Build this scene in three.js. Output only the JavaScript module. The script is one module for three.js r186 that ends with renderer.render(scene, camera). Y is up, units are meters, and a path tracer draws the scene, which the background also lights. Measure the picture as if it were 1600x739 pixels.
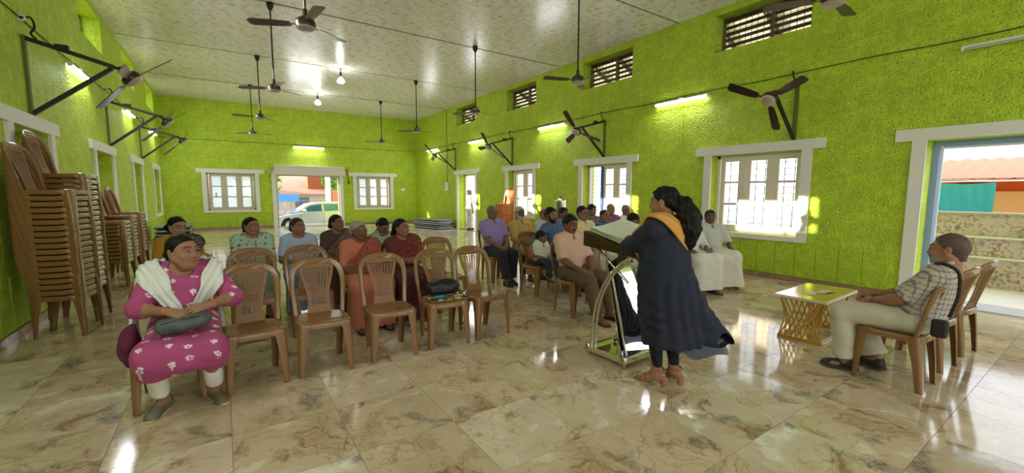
import * as THREE from 'three';
import { mergeGeometries } from 'three/addons/utils/BufferGeometryUtils.js';
import { RoundedBoxGeometry } from 'three/addons/geometries/RoundedBoxGeometry.js';
import { RectAreaLightUniformsLib } from 'three/addons/lights/RectAreaLightUniformsLib.js';

// ------------------------------------------------------------------ camera, sky, sun, exposure
RectAreaLightUniformsLib.init();
const scene = new THREE.Scene();
const D2R = Math.PI / 180;
const camera = new THREE.PerspectiveCamera(2 * Math.atan(369.5 / 659.74) / D2R, 1600 / 739, 0.05, 400);
camera.position.set(0, 1.5, 0);
camera.rotation.order = 'YXZ';
camera.rotation.set(-5.95 * D2R, -34.16 * D2R, 0.18 * D2R);
camera.updateMatrixWorld(); camera.updateProjectionMatrix();

const renderer = new THREE.WebGLRenderer({ antialias: true });
renderer.toneMapping = THREE.LinearToneMapping;
renderer.toneMappingExposure = 1.38;
renderer.shadowMap.enabled = true;

const SKY_STRENGTH = 2.6;      // bright hazy tropical sky
const SUN_INTENSITY = 13;
const TUBE_POWER = 62;         // RectAreaLight intensity of each 1.25 m tube
{
  const w = 64, h = 32, data = new Float32Array(w * h * 4);
  for (let j = 0; j < h; j++) {
    const el = Math.max(0, ((j + 0.5) / h - 0.5) * 2);
    for (let i = 0; i < w; i++) {
      const o = (j * w + i) * 4, t = Math.pow(el, 0.6);
      data[o] = 1.0 - 0.30 * t; data[o + 1] = 1.0 - 0.19 * t; data[o + 2] = 1.0; data[o + 3] = 1;
    }
  }
  const sky = new THREE.DataTexture(data, w, h, THREE.RGBAFormat, THREE.FloatType);
  sky.mapping = THREE.EquirectangularReflectionMapping; sky.magFilter = THREE.LinearFilter; sky.needsUpdate = true;
  scene.background = sky; scene.backgroundIntensity = SKY_STRENGTH;
}
const sun = new THREE.DirectionalLight(0xfff0d6, SUN_INTENSITY);
sun.name = 'sun';
sun.position.set(-10.4 * 3, 3.5 * 3 + 1, -3.85 * 3 - 8); sun.target.position.set(0, 1, -8);
sun.castShadow = true; sun.shadow.mapSize.set(2048, 2048); sun.shadow.radius = 1;
Object.assign(sun.shadow.camera, { left: -22, right: 22, top: 16, bottom: -16, near: 1, far: 90 });
scene.add(sun, sun.target);

// ------------------------------------------------------------------ helpers
const K = 0.94, wy = (y) => 1.5 + (y - 1.5) * K, wk = (v) => v * K;    // wall and ceiling measurements to metres
const XR = wk(8.45), XL = wk(-1.96), ZB = wk(-21.5), ZF = 4.2, HC = wy(5.2), TH = 0.42;
let seed = 7;
function rnd() { seed = (seed + 0x6d2b79f5) | 0; let t = Math.imul(seed ^ (seed >>> 15), 1 | seed); t = (t + Math.imul(t ^ (t >>> 7), 61 | t)) ^ t; return ((t ^ (t >>> 14)) >>> 0) / 4294967296; }
const rr = (a, b) => a + (b - a) * rnd();
const V = (x, y, z) => new THREE.Vector3(x, y, z);
const used = new Map();
function numbered(name) { const n = used.get(name) ?? 0; used.set(name, n + 1); return n ? name + '_' + String(n).padStart(3, '0') : name; }
function shade(o) { o.traverse((c) => { if (c.isMesh) { c.castShadow = true; c.receiveShadow = true; } }); return o; }
function thing(name, label, category, pos = [0, 0, 0], ry = 0, group) {
  const o = new THREE.Group(); o.name = numbered(name); o.position.set(...pos); o.rotation.y = ry;
  o.userData = { label, category }; if (group) o.userData.group = group;
  scene.add(o); return o;
}
function structure(name, label) { const o = new THREE.Group(); o.name = name; o.userData = { kind: 'structure' }; if (label) o.userData.label = label; scene.add(o); return o; }
function part(name, geo, mat, parent, label) {
  const m = new THREE.Mesh(Array.isArray(geo) ? merge(geo) : geo, mat); m.name = name; m.castShadow = m.receiveShadow = true;
  if (label) m.userData.label = label; parent.add(m); return m;
}
function single(name, label, category, geo, mat, group) {
  const m = new THREE.Mesh(Array.isArray(geo) ? merge(geo) : geo, mat); m.name = numbered(name); m.castShadow = m.receiveShadow = true;
  m.userData = { label, category }; if (group) m.userData.group = group; scene.add(m); return m;
}
function copyOf(o, label, pos, ry) {
  const c = o.clone(); c.name = numbered(o.name.replace(/_\d{3}$/, '')); c.userData = { ...o.userData }; if (label) c.userData.label = label;
  if (pos) c.position.set(...pos); if (ry !== undefined) c.rotation.set(0, ry, 0); scene.add(c); return c;
}
function merge(list) {
  list = list.map((g) => { g = g.index ? g.toNonIndexed() : g; for (const k of Object.keys(g.attributes)) if (!['position', 'normal', 'uv'].includes(k)) g.deleteAttribute(k); g.morphAttributes = {}; g.clearGroups(); return g; });
  if (!list.every((g) => g.attributes.uv)) list.forEach((g) => g.deleteAttribute('uv'));
  return mergeGeometries(list, false);
}
function boxAt(sx, sy, sz, x, y, z, r = 0) { const g = r ? new RoundedBoxGeometry(sx, sy, sz, 2, r) : new THREE.BoxGeometry(sx, sy, sz); g.translate(x, y, z); return g; }
function boxUV(g, s = 1) {  // box-projected uv in metres
  g = g.index ? g.toNonIndexed() : g; g.computeVertexNormals();
  const p = g.attributes.position, n = g.attributes.normal, uv = new Float32Array(p.count * 2);
  for (let i = 0; i < p.count; i++) {
    const ax = Math.abs(n.getX(i)), ay = Math.abs(n.getY(i)), az = Math.abs(n.getZ(i));
    if (ay >= ax && ay >= az) { uv[2 * i] = p.getX(i) * s; uv[2 * i + 1] = p.getZ(i) * s; }
    else if (ax >= az) { uv[2 * i] = p.getZ(i) * s; uv[2 * i + 1] = p.getY(i) * s; }
    else { uv[2 * i] = p.getX(i) * s; uv[2 * i + 1] = p.getY(i) * s; }
  }
  g.setAttribute('uv', new THREE.BufferAttribute(uv, 2)); return g;
}
function rod(a, b, r, r2 = r, seg = 10) {
  a = V(...a); b = V(...b); const d = b.clone().sub(a), g = new THREE.CylinderGeometry(r2, r, d.length(), seg);
  g.applyQuaternion(new THREE.Quaternion().setFromUnitVectors(V(0, 1, 0), d.clone().normalize())); g.translate((a.x + b.x) / 2, (a.y + b.y) / 2, (a.z + b.z) / 2); return g;
}
function tube(pts, r, seg = 24, rs = 8, closed = false) { return new THREE.TubeGeometry(new THREE.CatmullRomCurve3(pts.map((p) => V(...p)), closed), seg, r, rs, closed); }
function lathe(pts, seg = 24) { return new THREE.LatheGeometry(pts.map((p) => new THREE.Vector2(p[0], p[1])), seg); }
function bar(a, b, w, h) {  // square bar from a to b, h measured along the most vertical side
  a = V(...a); b = V(...b); const d = b.clone().sub(a), g = new THREE.BoxGeometry(w, h, d.length());
  const m = new THREE.Matrix4().lookAt(b, a, Math.abs(d.clone().normalize().y) > 0.95 ? V(0, 0, 1) : V(0, 1, 0)); g.applyMatrix4(m); g.translate((a.x + b.x) / 2, (a.y + b.y) / 2, (a.z + b.z) / 2); return g;
}
function extr(pts, depth, bevel = 0, holes = []) {
  const s = new THREE.Shape(pts.map((p) => new THREE.Vector2(p[0], p[1])));
  for (const h of holes) s.holes.push(new THREE.Path(h.map((p) => new THREE.Vector2(p[0], p[1]))));
  return new THREE.ExtrudeGeometry(s, { depth, bevelEnabled: bevel > 0, bevelThickness: bevel, bevelSize: bevel, bevelOffset: -bevel, bevelSegments: 2, curveSegments: 8 });
}
// tileable gradient noise
const PERM = new Uint8Array(512); { const p = [...Array(256).keys()]; for (let i = 255; i > 0; i--) { const j = Math.floor(rnd() * (i + 1)); [p[i], p[j]] = [p[j], p[i]]; } for (let i = 0; i < 512; i++) PERM[i] = p[i & 255]; }
function noise2(x, y, per = 256) {
  const xi = Math.floor(x), yi = Math.floor(y), xf = x - xi, yf = y - yi, m = (a) => ((a % per) + per) % per;
  const u = xf * xf * xf * (xf * (xf * 6 - 15) + 10), v = yf * yf * yf * (yf * (yf * 6 - 15) + 10);
  const gr = (h, a, b) => { const t = (h & 7) * 0.7853981; return Math.cos(t) * a + Math.sin(t) * b; };
  const X0 = m(xi), X1 = m(xi + 1), Y0 = m(yi), Y1 = m(yi + 1);
  const a = gr(PERM[PERM[X0] + Y0], xf, yf), b = gr(PERM[PERM[X1] + Y0], xf - 1, yf), c = gr(PERM[PERM[X0] + Y1], xf, yf - 1), d = gr(PERM[PERM[X1] + Y1], xf - 1, yf - 1);
  return 1.4 * (a + u * (b - a) + v * (c - a + u * (a - b - c + d)));
}
function fbm(x, y, per, oct = 4) { let s = 0, a = 0.5; for (let i = 0; i < oct; i++) { s += a * noise2(x, y, per); x *= 2; y *= 2; per *= 2; a *= 0.5; } return s; }
function noise3(x, y, z) { return (noise2(x + 0.37 * z, y - 0.21 * z) + noise2(y + 17.3 + 0.3 * x, z + 5.1) + noise2(z + 41.7, x - 9.2 + 0.25 * y)) * 0.6; }
const clamp = (x, a = 0, b = 1) => Math.min(b, Math.max(a, x)), mix = (a, b, t) => a + (b - a) * t, sstep = (a, b, x) => { const t = clamp((x - a) / (b - a)); return t * t * (3 - 2 * t); };
function dataTex(size, fn, srgb = true, size2 = size) {
  const d = new Uint8Array(size * size2 * 4);
  for (let j = 0; j < size2; j++) for (let i = 0; i < size; i++) { const c = fn(i / size, j / size2), o = (j * size + i) * 4; d[o] = clamp(c[0], 0, 255); d[o + 1] = clamp(c[1], 0, 255); d[o + 2] = clamp(c[2], 0, 255); d[o + 3] = 255; }
  const t = new THREE.DataTexture(d, size, size2, THREE.RGBAFormat); t.wrapS = t.wrapT = THREE.RepeatWrapping; t.magFilter = THREE.LinearFilter; t.minFilter = THREE.LinearMipmapLinearFilter; t.generateMipmaps = true;
  if (srgb) t.colorSpace = THREE.SRGBColorSpace; t.needsUpdate = true; return t;
}
function canvasTex(w, h, draw) {
  const c = document.createElement('canvas'); c.width = w; c.height = h; draw(c.getContext('2d'), w, h);
  const t = new THREE.CanvasTexture(c); t.wrapS = t.wrapT = THREE.RepeatWrapping; t.colorSpace = THREE.SRGBColorSpace; return t;
}
const std = (color, roughness = 0.6, extra = {}) => new THREE.MeshStandardMaterial({ color, roughness, ...extra });
const phys = (color, roughness = 0.6, extra = {}) => new THREE.MeshPhysicalMaterial({ color, roughness, ...extra });
// ------------------------------------------------------------------ materials of the room
const texPlaster = dataTex(512, (u, v) => {
  const n = fbm(u * 9, v * 9, 9, 3), f = noise2(u * 38, v * 38, 38), g = noise2(u * 80 + 3, v * 80, 80), l = fbm(u * 3 + 7, v * 3, 3, 2);
  const dark = sstep(0.34, 0.74, f * 0.85 + g * 0.5 + 0.25 * n) * 0.55, t = 1 + 0.16 * n + 0.1 * l + 0.09 * g + 0.07 * f;
  return [184 * t * (1 - dark), 210 * t * (1 - dark * 0.85), 48 * t * (1 - dark * 0.5)];
});
const texPlasterBump = dataTex(512, (u, v) => {
  const w = noise2(u * 14 + 5, v * 14, 14) * 0.35, a = Math.abs(noise2(u * 22 + w, v * 22 + w, 22)), b = noise2(u * 44, v * 44 + w, 44), c = noise2(u * 96, v * 96, 96);
  const h = 128 + 120 * (0.55 - 1.0 * a) * 0.8 + 40 * b + 18 * c; return [h, h, h];
}, false);
const wallMat = std(0xffffff, 0.62, { map: texPlaster, bumpMap: texPlasterBump, bumpScale: 0.026 });
const panelMat = std(0xf2f6e8, 0.62, { map: texPlaster, bumpMap: texPlasterBump, bumpScale: 0.014 });
const revealMat = std(0xb0cc2c, 0.7, { bumpMap: texPlasterBump, bumpScale: 0.006 });
const whitePaint = std(0xe6e4de, 0.55, { bumpMap: texPlasterBump, bumpScale: 0.0015 });
const creamWood = std(0xe8ded4, 0.5), greyWood = std(0xc9c0b4, 0.5);
const ironMat = std(0x4a4440, 0.5, { metalness: 0.3 }), darkIron = std(0x2a2222, 0.45, { metalness: 0.4 });
const glassMat = phys(0xffffff, 0.02, { transmission: 1, thickness: 0, ior: 1.45 });
const frostMat = phys(0xf6faff, 0.9, { transmission: 0.85, thickness: 0, ior: 1.45 });

// marble for the floor: a 4 x 4 tile sheet of 0.604 m tiles
const TILE = 0.6045;
const texMarble = dataTex(1024, (u, v) => {
  const P = 6, x = u * P, y = v * P, wx = fbm(x + 1.7, y + 9.2, P, 5), wy2 = fbm(x + 8.3, y + 2.8, P, 5), j = 0.16 * fbm(x * 4 + 2, y * 4 + 5, 4 * P, 3);
  const X = x + 0.8 * wx + j, Y = y + 0.8 * wy2 - j, S = X + Y, D = 2 * (Y - X);       // veins run mostly along one diagonal
  const base = fbm(X + 3, Y + 5, P, 4), blot = fbm(x + 11 + wx, y - 4, P, 4), speck = noise2(x * 20, y * 20, 20 * P);
  const ridge = (n, k) => clamp(1 - Math.abs(n) * k);
  const r1 = noise2(S * 0.5 * 2 / 2 + 20, D * 0.5 * 2 / 2 + 7, P), r2 = noise2(S + 3, D + 31, P), r3 = noise2(X * 3 + 13, Y * 3 + 3, 3 * P), r4 = noise2(X * 6 + 2, Y * 6 + 9, 6 * P);
  const m1 = sstep(-0.05, 0.3, blot), m2 = sstep(-0.2, 0.25, base);
  const v1 = Math.pow(ridge(r1, 9), 2) * m1, v2 = Math.pow(ridge(r2, 7), 2) * m2 * 0.8, v3 = Math.pow(ridge(r3, 8), 2) * 0.5 * sstep(-0.1, 0.3, blot + 0.3 * base), v4 = Math.pow(ridge(r4, 6), 2) * 0.3 * m1;
  const grey = ridge(r1, 2.6) * sstep(0.14, 0.36, fbm(x - 3, y + 13, P, 3)) * (0.45 + 0.75 * Math.max(speck, ridge(r4, 3) - 0.3)), white = Math.pow(ridge(noise2(X + 40, Y + 17, P), 4), 2) * sstep(0.0, 0.3, -blot);
  let c = [213 + 22 * base, 197 + 23 * base, 170 + 25 * base];
  c = c.map((a, i) => mix(a, [192, 164, 126][i], clamp(sstep(0.06, 0.5, blot) * 0.5)));
  c = c.map((a, i) => mix(a, [126, 96, 66][i], clamp(v1 * 0.62 + v2 * 0.42 + v3 * 0.8 + v4 * 0.8)));
  c = c.map((a, i) => mix(a, [98, 98, 98][i], clamp(grey * 0.8)));
  return c.map((a, i) => mix(a, [244, 241, 232][i], clamp(white * 0.8)));
});
const marbleMats = [0xffffff, 0xf4efe6, 0xfbf4ea, 0xefeae2].map((c) => phys(c, 0.09, { map: texMarble, specularIntensity: 1 }));
const groutMat = std(0x8d7d68, 0.7);
const skirtMat = phys(0xb9a68f, 0.25, { map: texMarble });
const texCeil = canvasTex(1024, 1024, (c, w, h) => {
  c.fillStyle = '#e6e3dc'; c.fillRect(0, 0, w, h);
  for (let i = 0; i < 5200; i++) { c.fillStyle = ['rgba(150,140,115,0.35)', 'rgba(120,125,110,0.3)', 'rgba(160,120,95,0.35)'][i % 3]; c.fillRect(rnd() * w, rnd() * h, 1.5 + rnd() * 3, 1.5 + rnd() * 2); }
  const cols = ['rgba(176,110,84,0.85)', 'rgba(122,132,112,0.8)', 'rgba(196,152,104,0.85)', 'rgba(140,120,110,0.8)', 'rgba(200,120,92,0.8)'];
  for (let i = 0; i < 190; i++) {
    const x = rnd() * w, y = rnd() * h, r = 10 + rnd() * 24; c.strokeStyle = cols[i % 5]; c.lineWidth = 4 + rnd() * 2.5;
    for (const [dx, dy] of [[0, 0], [w, 0], [-w, 0], [0, h], [0, -h]]) { c.beginPath(); c.ellipse(x + dx, y + dy, r, r * 0.85, 0, 0, 6.3); c.stroke(); }
  }
});
const ceilMat = phys(0xffffff, 0.26, { map: texCeil, specularIntensity: 0.7 });

// ------------------------------------------------------------------ floor: marble tiles, each its own
{
  const floor = structure('floor');
  part('screed', boxAt(XR - XL + 2 * TH, 0.2, ZF - ZB + 2 * TH, (XR + XL) / 2, -0.1035, (ZF + ZB) / 2), groutMat, floor);
  const x0 = 0.562 - 4 * TILE, z0 = -3.0, g = 0.0014, T = TILE - g * 2;
  const geos = [];
  for (let k = 0; k < 24; k++) {
    const b = new THREE.BoxGeometry(T, 0.006, T), uv = b.attributes.uv, ou = rnd(), ov = rnd(), rot = k % 4;
    for (let i = 0; i < uv.count; i++) { let a = uv.getX(i) * 0.27, c = uv.getY(i) * 0.27; for (let q = 0; q < rot; q++) [a, c] = [c, -a]; uv.setXY(i, a + ou, c + ov); }
    geos.push(b);
  }
  const cells = [];
  for (let i = -1; i < 18; i++) for (let j = -32; j < 14; j++) {
    const xa = Math.max(XL, x0 + (i - 0) * TILE), xb = Math.min(XR, x0 + (i + 1) * TILE), za = Math.max(ZB, z0 + j * TILE), zb = Math.min(ZF, z0 + (j + 1) * TILE);
    if (xb - xa < 0.02 || zb - za < 0.02) continue;
    const c = V((xa + xb) / 2, 0, (za + zb) / 2), q = c.clone().project(camera), inView = c.clone().applyMatrix4(camera.matrixWorldInverse).z < 0 && Math.abs(q.x) < 1.15 && Math.abs(q.y) < 1.2;
    cells.push({ xa, xb, za, zb, d: c.distanceTo(camera.position) + (inView ? 0 : 100) });
  }
  cells.sort((a, b) => a.d - b.d);
  const rest = [];
  cells.forEach((c, n) => {
    const full = c.xb - c.xa > TILE - 1e-3 && c.zb - c.za > TILE - 1e-3, k = Math.floor(rnd() * 24), x = (c.xa + c.xb) / 2, z = (c.za + c.zb) / 2, sx = (c.xb - c.xa - 2 * g) / T, sz = (c.zb - c.za - 2 * g) / T;
    if (n < 300 && c.d < 100) { const m = part('tile', geos[k], marbleMats[k % 4], floor); m.position.set(x, -0.003, z); m.scale.set(full ? 1 : sx, 1, full ? 1 : sz); }
    else { const q = geos[k].clone(); q.scale(sx, 1, sz); q.translate(x, -0.003, z); rest.push(q); }
  });
  part('tiles_beyond', rest, marbleMats[0], floor).userData.kind = 'stuff';
}

// ------------------------------------------------------------------ walls with openings
const kz = (a, b) => [wk(a), wk(b)];
const VY = [wy(4.34), wy(5.06)], HY = wy(2.44), JY = wy(2.27), SY = wy(0.72);
const openR = [], openL = [], openB = [];
for (const [a, b] of [[-16.74, -15.06], [-12.8, -11.1], [-8.94, -7.22], [-5.11, -3.38], [-1.2, 0.5]]) { openR.push([...kz(a, b), ...VY]); openL.push([...kz(a + 0.34 - 3.9, b + 0.34 - 3.9), ...VY]); }
openL.push([...kz(-1.0, 0.7), ...VY]);
const winR = [[-12.71, -11.23], [-8.88, -7.29], [-5.04, -3.37]].map((p) => kz(...p)), doorR = [kz(-16.62, -15.09), [wk(-1.77), 0.62]];
const winL = [[-8.46, -7.2], [-12.42, -10.98], [-16.3, -14.94], [-20.3, -18.8]].map((p) => kz(...p));
const winB = [[-0.57, 1.13], [5.38, 7.05]].map((p) => kz(...p)), doorB = kz(1.92, 4.6);
for (const p of winR) openR.push([...p, SY, JY]);
for (const p of doorR) openR.push([...p, -0.02, JY]);
for (const p of winL) openL.push([...p, SY, JY]);
for (const p of winB) openB.push([...p, SY, JY]);
openB.push([...doorB, -0.02, JY]);
function wallShape(a, b, opens, y0 = -0.02, y1 = HC + 0.3) {
  const pts = [[a, y0], ...opens.filter((o) => o[2] <= y0).sort((p, q) => p[0] - q[0]).flatMap((o) => [[o[0], y0], [o[0], o[3]], [o[1], o[3]], [o[1], y0]]), [b, y0], [b, y1], [a, y1]];
  return extr(pts, TH, 0, opens.filter((o) => o[2] > y0).map((o) => [[o[0], o[2]], [o[0], o[3]], [o[1], o[3]], [o[1], o[2]]]));
}
function makeWall(name, a, b, opens, place) {
  const w = structure(name), g = wallShape(a, b, opens); place(g); part('plaster', g, wallMat, w);
  return w;
}
const alongZ = (x) => (g) => g.applyMatrix4(new THREE.Matrix4().set(0, 0, 1, x, 0, 1, 0, 0, 1, 0, 0, 0, 0, 0, 0, 1));   // (along, up, depth) to (z, y, x): mirrored
function flip(g) { const i = g.index; if (i) { const a = i.array; for (let k = 0; k < a.length; k += 3) [a[k], a[k + 1]] = [a[k + 1], a[k]]; } else for (const k of Object.keys(g.attributes)) { const at = g.attributes[k], s = at.itemSize, a = at.array; for (let t = 0; t < at.count; t += 3) for (let c = 0; c < s; c++) { const q = a[t * s + c]; a[t * s + c] = a[(t + 1) * s + c]; a[(t + 1) * s + c] = q; } } g.computeVertexNormals(); return g; }
const wallRight = makeWall('wall_right', ZB - TH, ZF + TH, openR, (g) => flip(alongZ(XR)(g)));
const wallLeft = makeWall('wall_left', ZB - TH, ZF + TH, openL, (g) => flip(alongZ(XL - TH)(g)));
const wallBack = makeWall('wall_back', XL, XR, openB, (g) => g.translate(0, 0, ZB - TH));
const openF = [[XL + 0.8, XL + 3.4, 0.4, 3.4], [XL + 4.2, XL + 6.2, -0.02, 3.0], [XL + 6.8, XL + 9.2, 0.4, 3.4]];
makeWall('wall_front', XL, XR, openF, (g) => g.translate(0, 0, ZF));

// plaster dado panels under the sills, each a raised slab, and stone skirting
{
  const H0 = 0.095, H1 = wy(0.58), P = wk(0.328), geo = boxUV(new RoundedBoxGeometry(P - 0.022, H1 - H0, 0.022, 1, 0.006)), geoX = geo.clone().rotateY(Math.PI / 2);
  const clear = (a, b, opens) => !opens.some((o) => o[2] < 0.5 && o[0] - 0.17 < b && o[1] + 0.17 > a);
  for (let z = wk(-3.38) + 24 * P; z > ZB + P; z -= P) {
    if (z < ZF && clear(z - P, z, openR)) part('panel', geoX, panelMat, wallRight).position.set(XR - 0.004, (H0 + H1) / 2, z - P / 2);
    if (z < ZF) part('panel', geoX, panelMat, wallLeft).position.set(XL + 0.004, (H0 + H1) / 2, z - P / 2);
  }
  for (let x = XL + 0.05; x < XR - P; x += P) if (clear(x, x + P, openB)) part('panel', geo, panelMat, wallBack).position.set(x + P / 2, (H0 + H1) / 2, ZB + 0.004);
  const base = (name, list) => { const b = structure(name); part('skirting', list.map((l) => boxUV(boxAt(...l), 0.45)), skirtMat, b); };
  base('baseboard_right', [[0.03, 0.09, wk(-16.79) - ZB, XR - 0.013, 0.045, (ZB + wk(-16.79)) / 2], [0.03, 0.09, wk(-1.94) - wk(-14.92), XR - 0.013, 0.045, (wk(-1.94) + wk(-14.92)) / 2], [0.03, 0.09, ZF - 0.8, XR - 0.013, 0.045, (ZF + 0.8) / 2]]);
  base('baseboard_left', [[0.03, 0.09, ZF - ZB, XL + 0.013, 0.045, (ZF + ZB) / 2]]);
  base('baseboard_back', [[doorB[0] - 0.16 - XL, 0.09, 0.03, (XL + doorB[0] - 0.16) / 2, 0.045, ZB + 0.013], [XR - doorB[1] - 0.16, 0.09, 0.03, (XR + doorB[1] + 0.16) / 2, 0.045, ZB + 0.013]]);
}

// ------------------------------------------------------------------ ceiling: glossy printed panels between joint strips
{
  const ceiling = structure('ceiling');
  part('slab', boxAt(XR - XL + 2 * TH, 0.2, ZF - ZB + 2 * TH, (XR + XL) / 2, HC + 0.2, (ZF + ZB) / 2), std(0x9a948a, 0.9), ceiling);
  const seams = [ZB, wk(-17.75), wk(-13.85), wk(-9.92), wk(-5.97), wk(-2.0), wk(1.95), ZF];
  for (let i = 0; i < seams.length - 1; i++) {
    const d = seams[i + 1] - seams[i] - 0.012, g = boxUV(boxAt(XR - XL, 0.1, d, (XR + XL) / 2, HC + 0.05 + (i % 2) * 0.003, (seams[i] + seams[i + 1]) / 2), 0.75);
    part('panel', g, ceilMat, ceiling);
    if (i) part('joint_strip', boxAt(XR - XL, 0.01, 0.03, (XR + XL) / 2, HC + 0.001, seams[i]), std(0x6e665c, 0.5), ceiling);
  }
}

// ------------------------------------------------------------------ windows, doors and vents (setting)
// built in a frame of their own: u along the wall, y up, w out of the room (0 at the wall face); put() turns that frame into the room
const frames = {
  R: (g) => flip(g.applyMatrix4(new THREE.Matrix4().set(0, 0, 1, XR, 0, 1, 0, 0, 1, 0, 0, 0, 0, 0, 0, 1))),
  L: (g) => g.applyMatrix4(new THREE.Matrix4().set(0, 0, -1, XL, 0, 1, 0, 0, 1, 0, 0, 0, 0, 0, 0, 1)),
  B: (g) => flip(g.applyMatrix4(new THREE.Matrix4().set(1, 0, 0, 0, 0, 1, 0, 0, 0, 0, -1, ZB, 0, 0, 0, 1))),
};
const put = (side, list) => { const g = merge(Array.isArray(list) ? list : [list]); g.computeVertexNormals(); return frames[side](g); };
let winNo = 0, doorNo = 0, trimNo = 0;
function surround(side, a, b, sill, top, o, header = [0.33, 0.33]) {  // white plaster architrave, proud of the wall
  const J = 0.15, out = 0.035;
  part('header', put(side, boxAt(b - a + header[0] + header[1], top - JY, out + 0.012, (a - header[0] + b + header[1]) / 2, (top + JY) / 2, -out / 2)), whitePaint, o);
  for (const [x0, x1] of [[a - J, a], [b, b + J]]) part('jamb', put(side, boxAt(x1 - x0, JY - sill + (sill > 0.2 ? 0.09 : -0.0), out, (x0 + x1) / 2, (JY + sill - (sill > 0.2 ? 0.09 : 0)) / 2, -out / 2)), whitePaint, o);
  if (sill > 0.2) part('sill', put(side, boxAt(b - a, 0.09, out + 0.01, (a + b) / 2, sill - 0.045, -out / 2)), whitePaint, o);
}
function grille(a, b, y0, y1, w, nx, ny, r = 0.011) {
  const l = []; for (let i = 1; i < nx; i++) l.push(boxAt(r, y1 - y0, r, mix(a, b, i / nx), (y0 + y1) / 2, w)); for (let j = 1; j < ny; j++) l.push(boxAt(b - a, r, r, (a + b) / 2, mix(y0, y1, j / ny), w + r)); return l;
}
function windowIn(side, [a, b], opts = {}) {
  const o = structure('window_' + ++winNo), n = opts.leaves ?? 3, w = opts.depth ?? 0.25, wood = opts.wood ?? creamWood, F = 0.055;
  surround(side, a, b, SY, HY, o);
  part('frame', put(side, [boxAt(b - a, F, 0.09, (a + b) / 2, JY - F / 2, w), boxAt(b - a, F, 0.09, (a + b) / 2, SY + F / 2, w), boxAt(F, JY - SY, 0.09, a + F / 2, (SY + JY) / 2, w), boxAt(F, JY - SY, 0.09, b - F / 2, (SY + JY) / 2, w)]), wood, o);
  const W = (b - a - 2 * F) / n;
  for (let i = 0; i < n; i++) {
    const x0 = a + F + i * W, x1 = x0 + W, y0 = SY + F, y1 = JY - F;
    if (i) part('mullion', put(side, boxAt(0.045, y1 - y0, 0.1, x0, (y0 + y1) / 2, w)), wood, o);
    if (opts.open?.includes(i)) continue;
    const S = W * 0.17, rails = [0, 0.345, 0.665, 1].map((t) => mix(y0 + 0.03, y1 - 0.03, t));
    const leaf = part('shutter', put(side, [boxAt(S, y1 - y0, 0.035, x0 + 0.02 + S / 2, (y0 + y1) / 2, w - 0.02), boxAt(S, y1 - y0, 0.035, x1 - 0.02 - S / 2, (y0 + y1) / 2, w - 0.02), ...rails.map((y, k) => boxAt(W - 0.05, k === 0 || k === 3 ? 0.075 : 0.042, 0.034, (x0 + x1) / 2, y, w - 0.02))]), wood, o);
    for (let k = 0; k < 3; k++) { const pg = boxAt(W - 2 * S, rails[k + 1] - rails[k], 0.004, (x0 + x1) / 2, (rails[k] + rails[k + 1]) / 2, w - 0.018); part('pane', put(side, pg), opts.frost ? frostMat : glassMat, leaf); }
  }
  part('grille', put(side, opts.grille ?? grille(a + F, b - F, SY + F, JY - F, w + 0.06, 9, 12)), ironMat, o);
  if (opts.latch) part('handle', put(side, [boxAt(0.05, 0.16, 0.03, a + F + 0.22, SY + 0.62, w - 0.06, 0.01)]), greyWood, o);
  return o;
}
windowIn('R', winR[0], { leaves: 2 });
{ // second window: one shutter swung open against the blue-painted reveal post
  const o = windowIn('R', winR[1], { open: [0] });
  part('post', put('R', boxAt(0.07, JY - SY - 0.1, 0.05, mix(...winR[1], 0.345), (JY + SY) / 2, 0.2)), std(0x2f5fb0, 0.5), o, 'blue painted post');
}
windowIn('R', winR[2]);
for (const p of winL) windowIn('L', p, { leaves: 2, depth: 0.34, wood: greyWood });
for (const [i, p] of winB.entries()) windowIn('B', p, { wood: greyWood, grille: grille(...p, SY + 0.06, JY - 0.06, 0.3, 1, 14, 0.012), latch: i === 0, depth: 0.12, frost: true });
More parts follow.
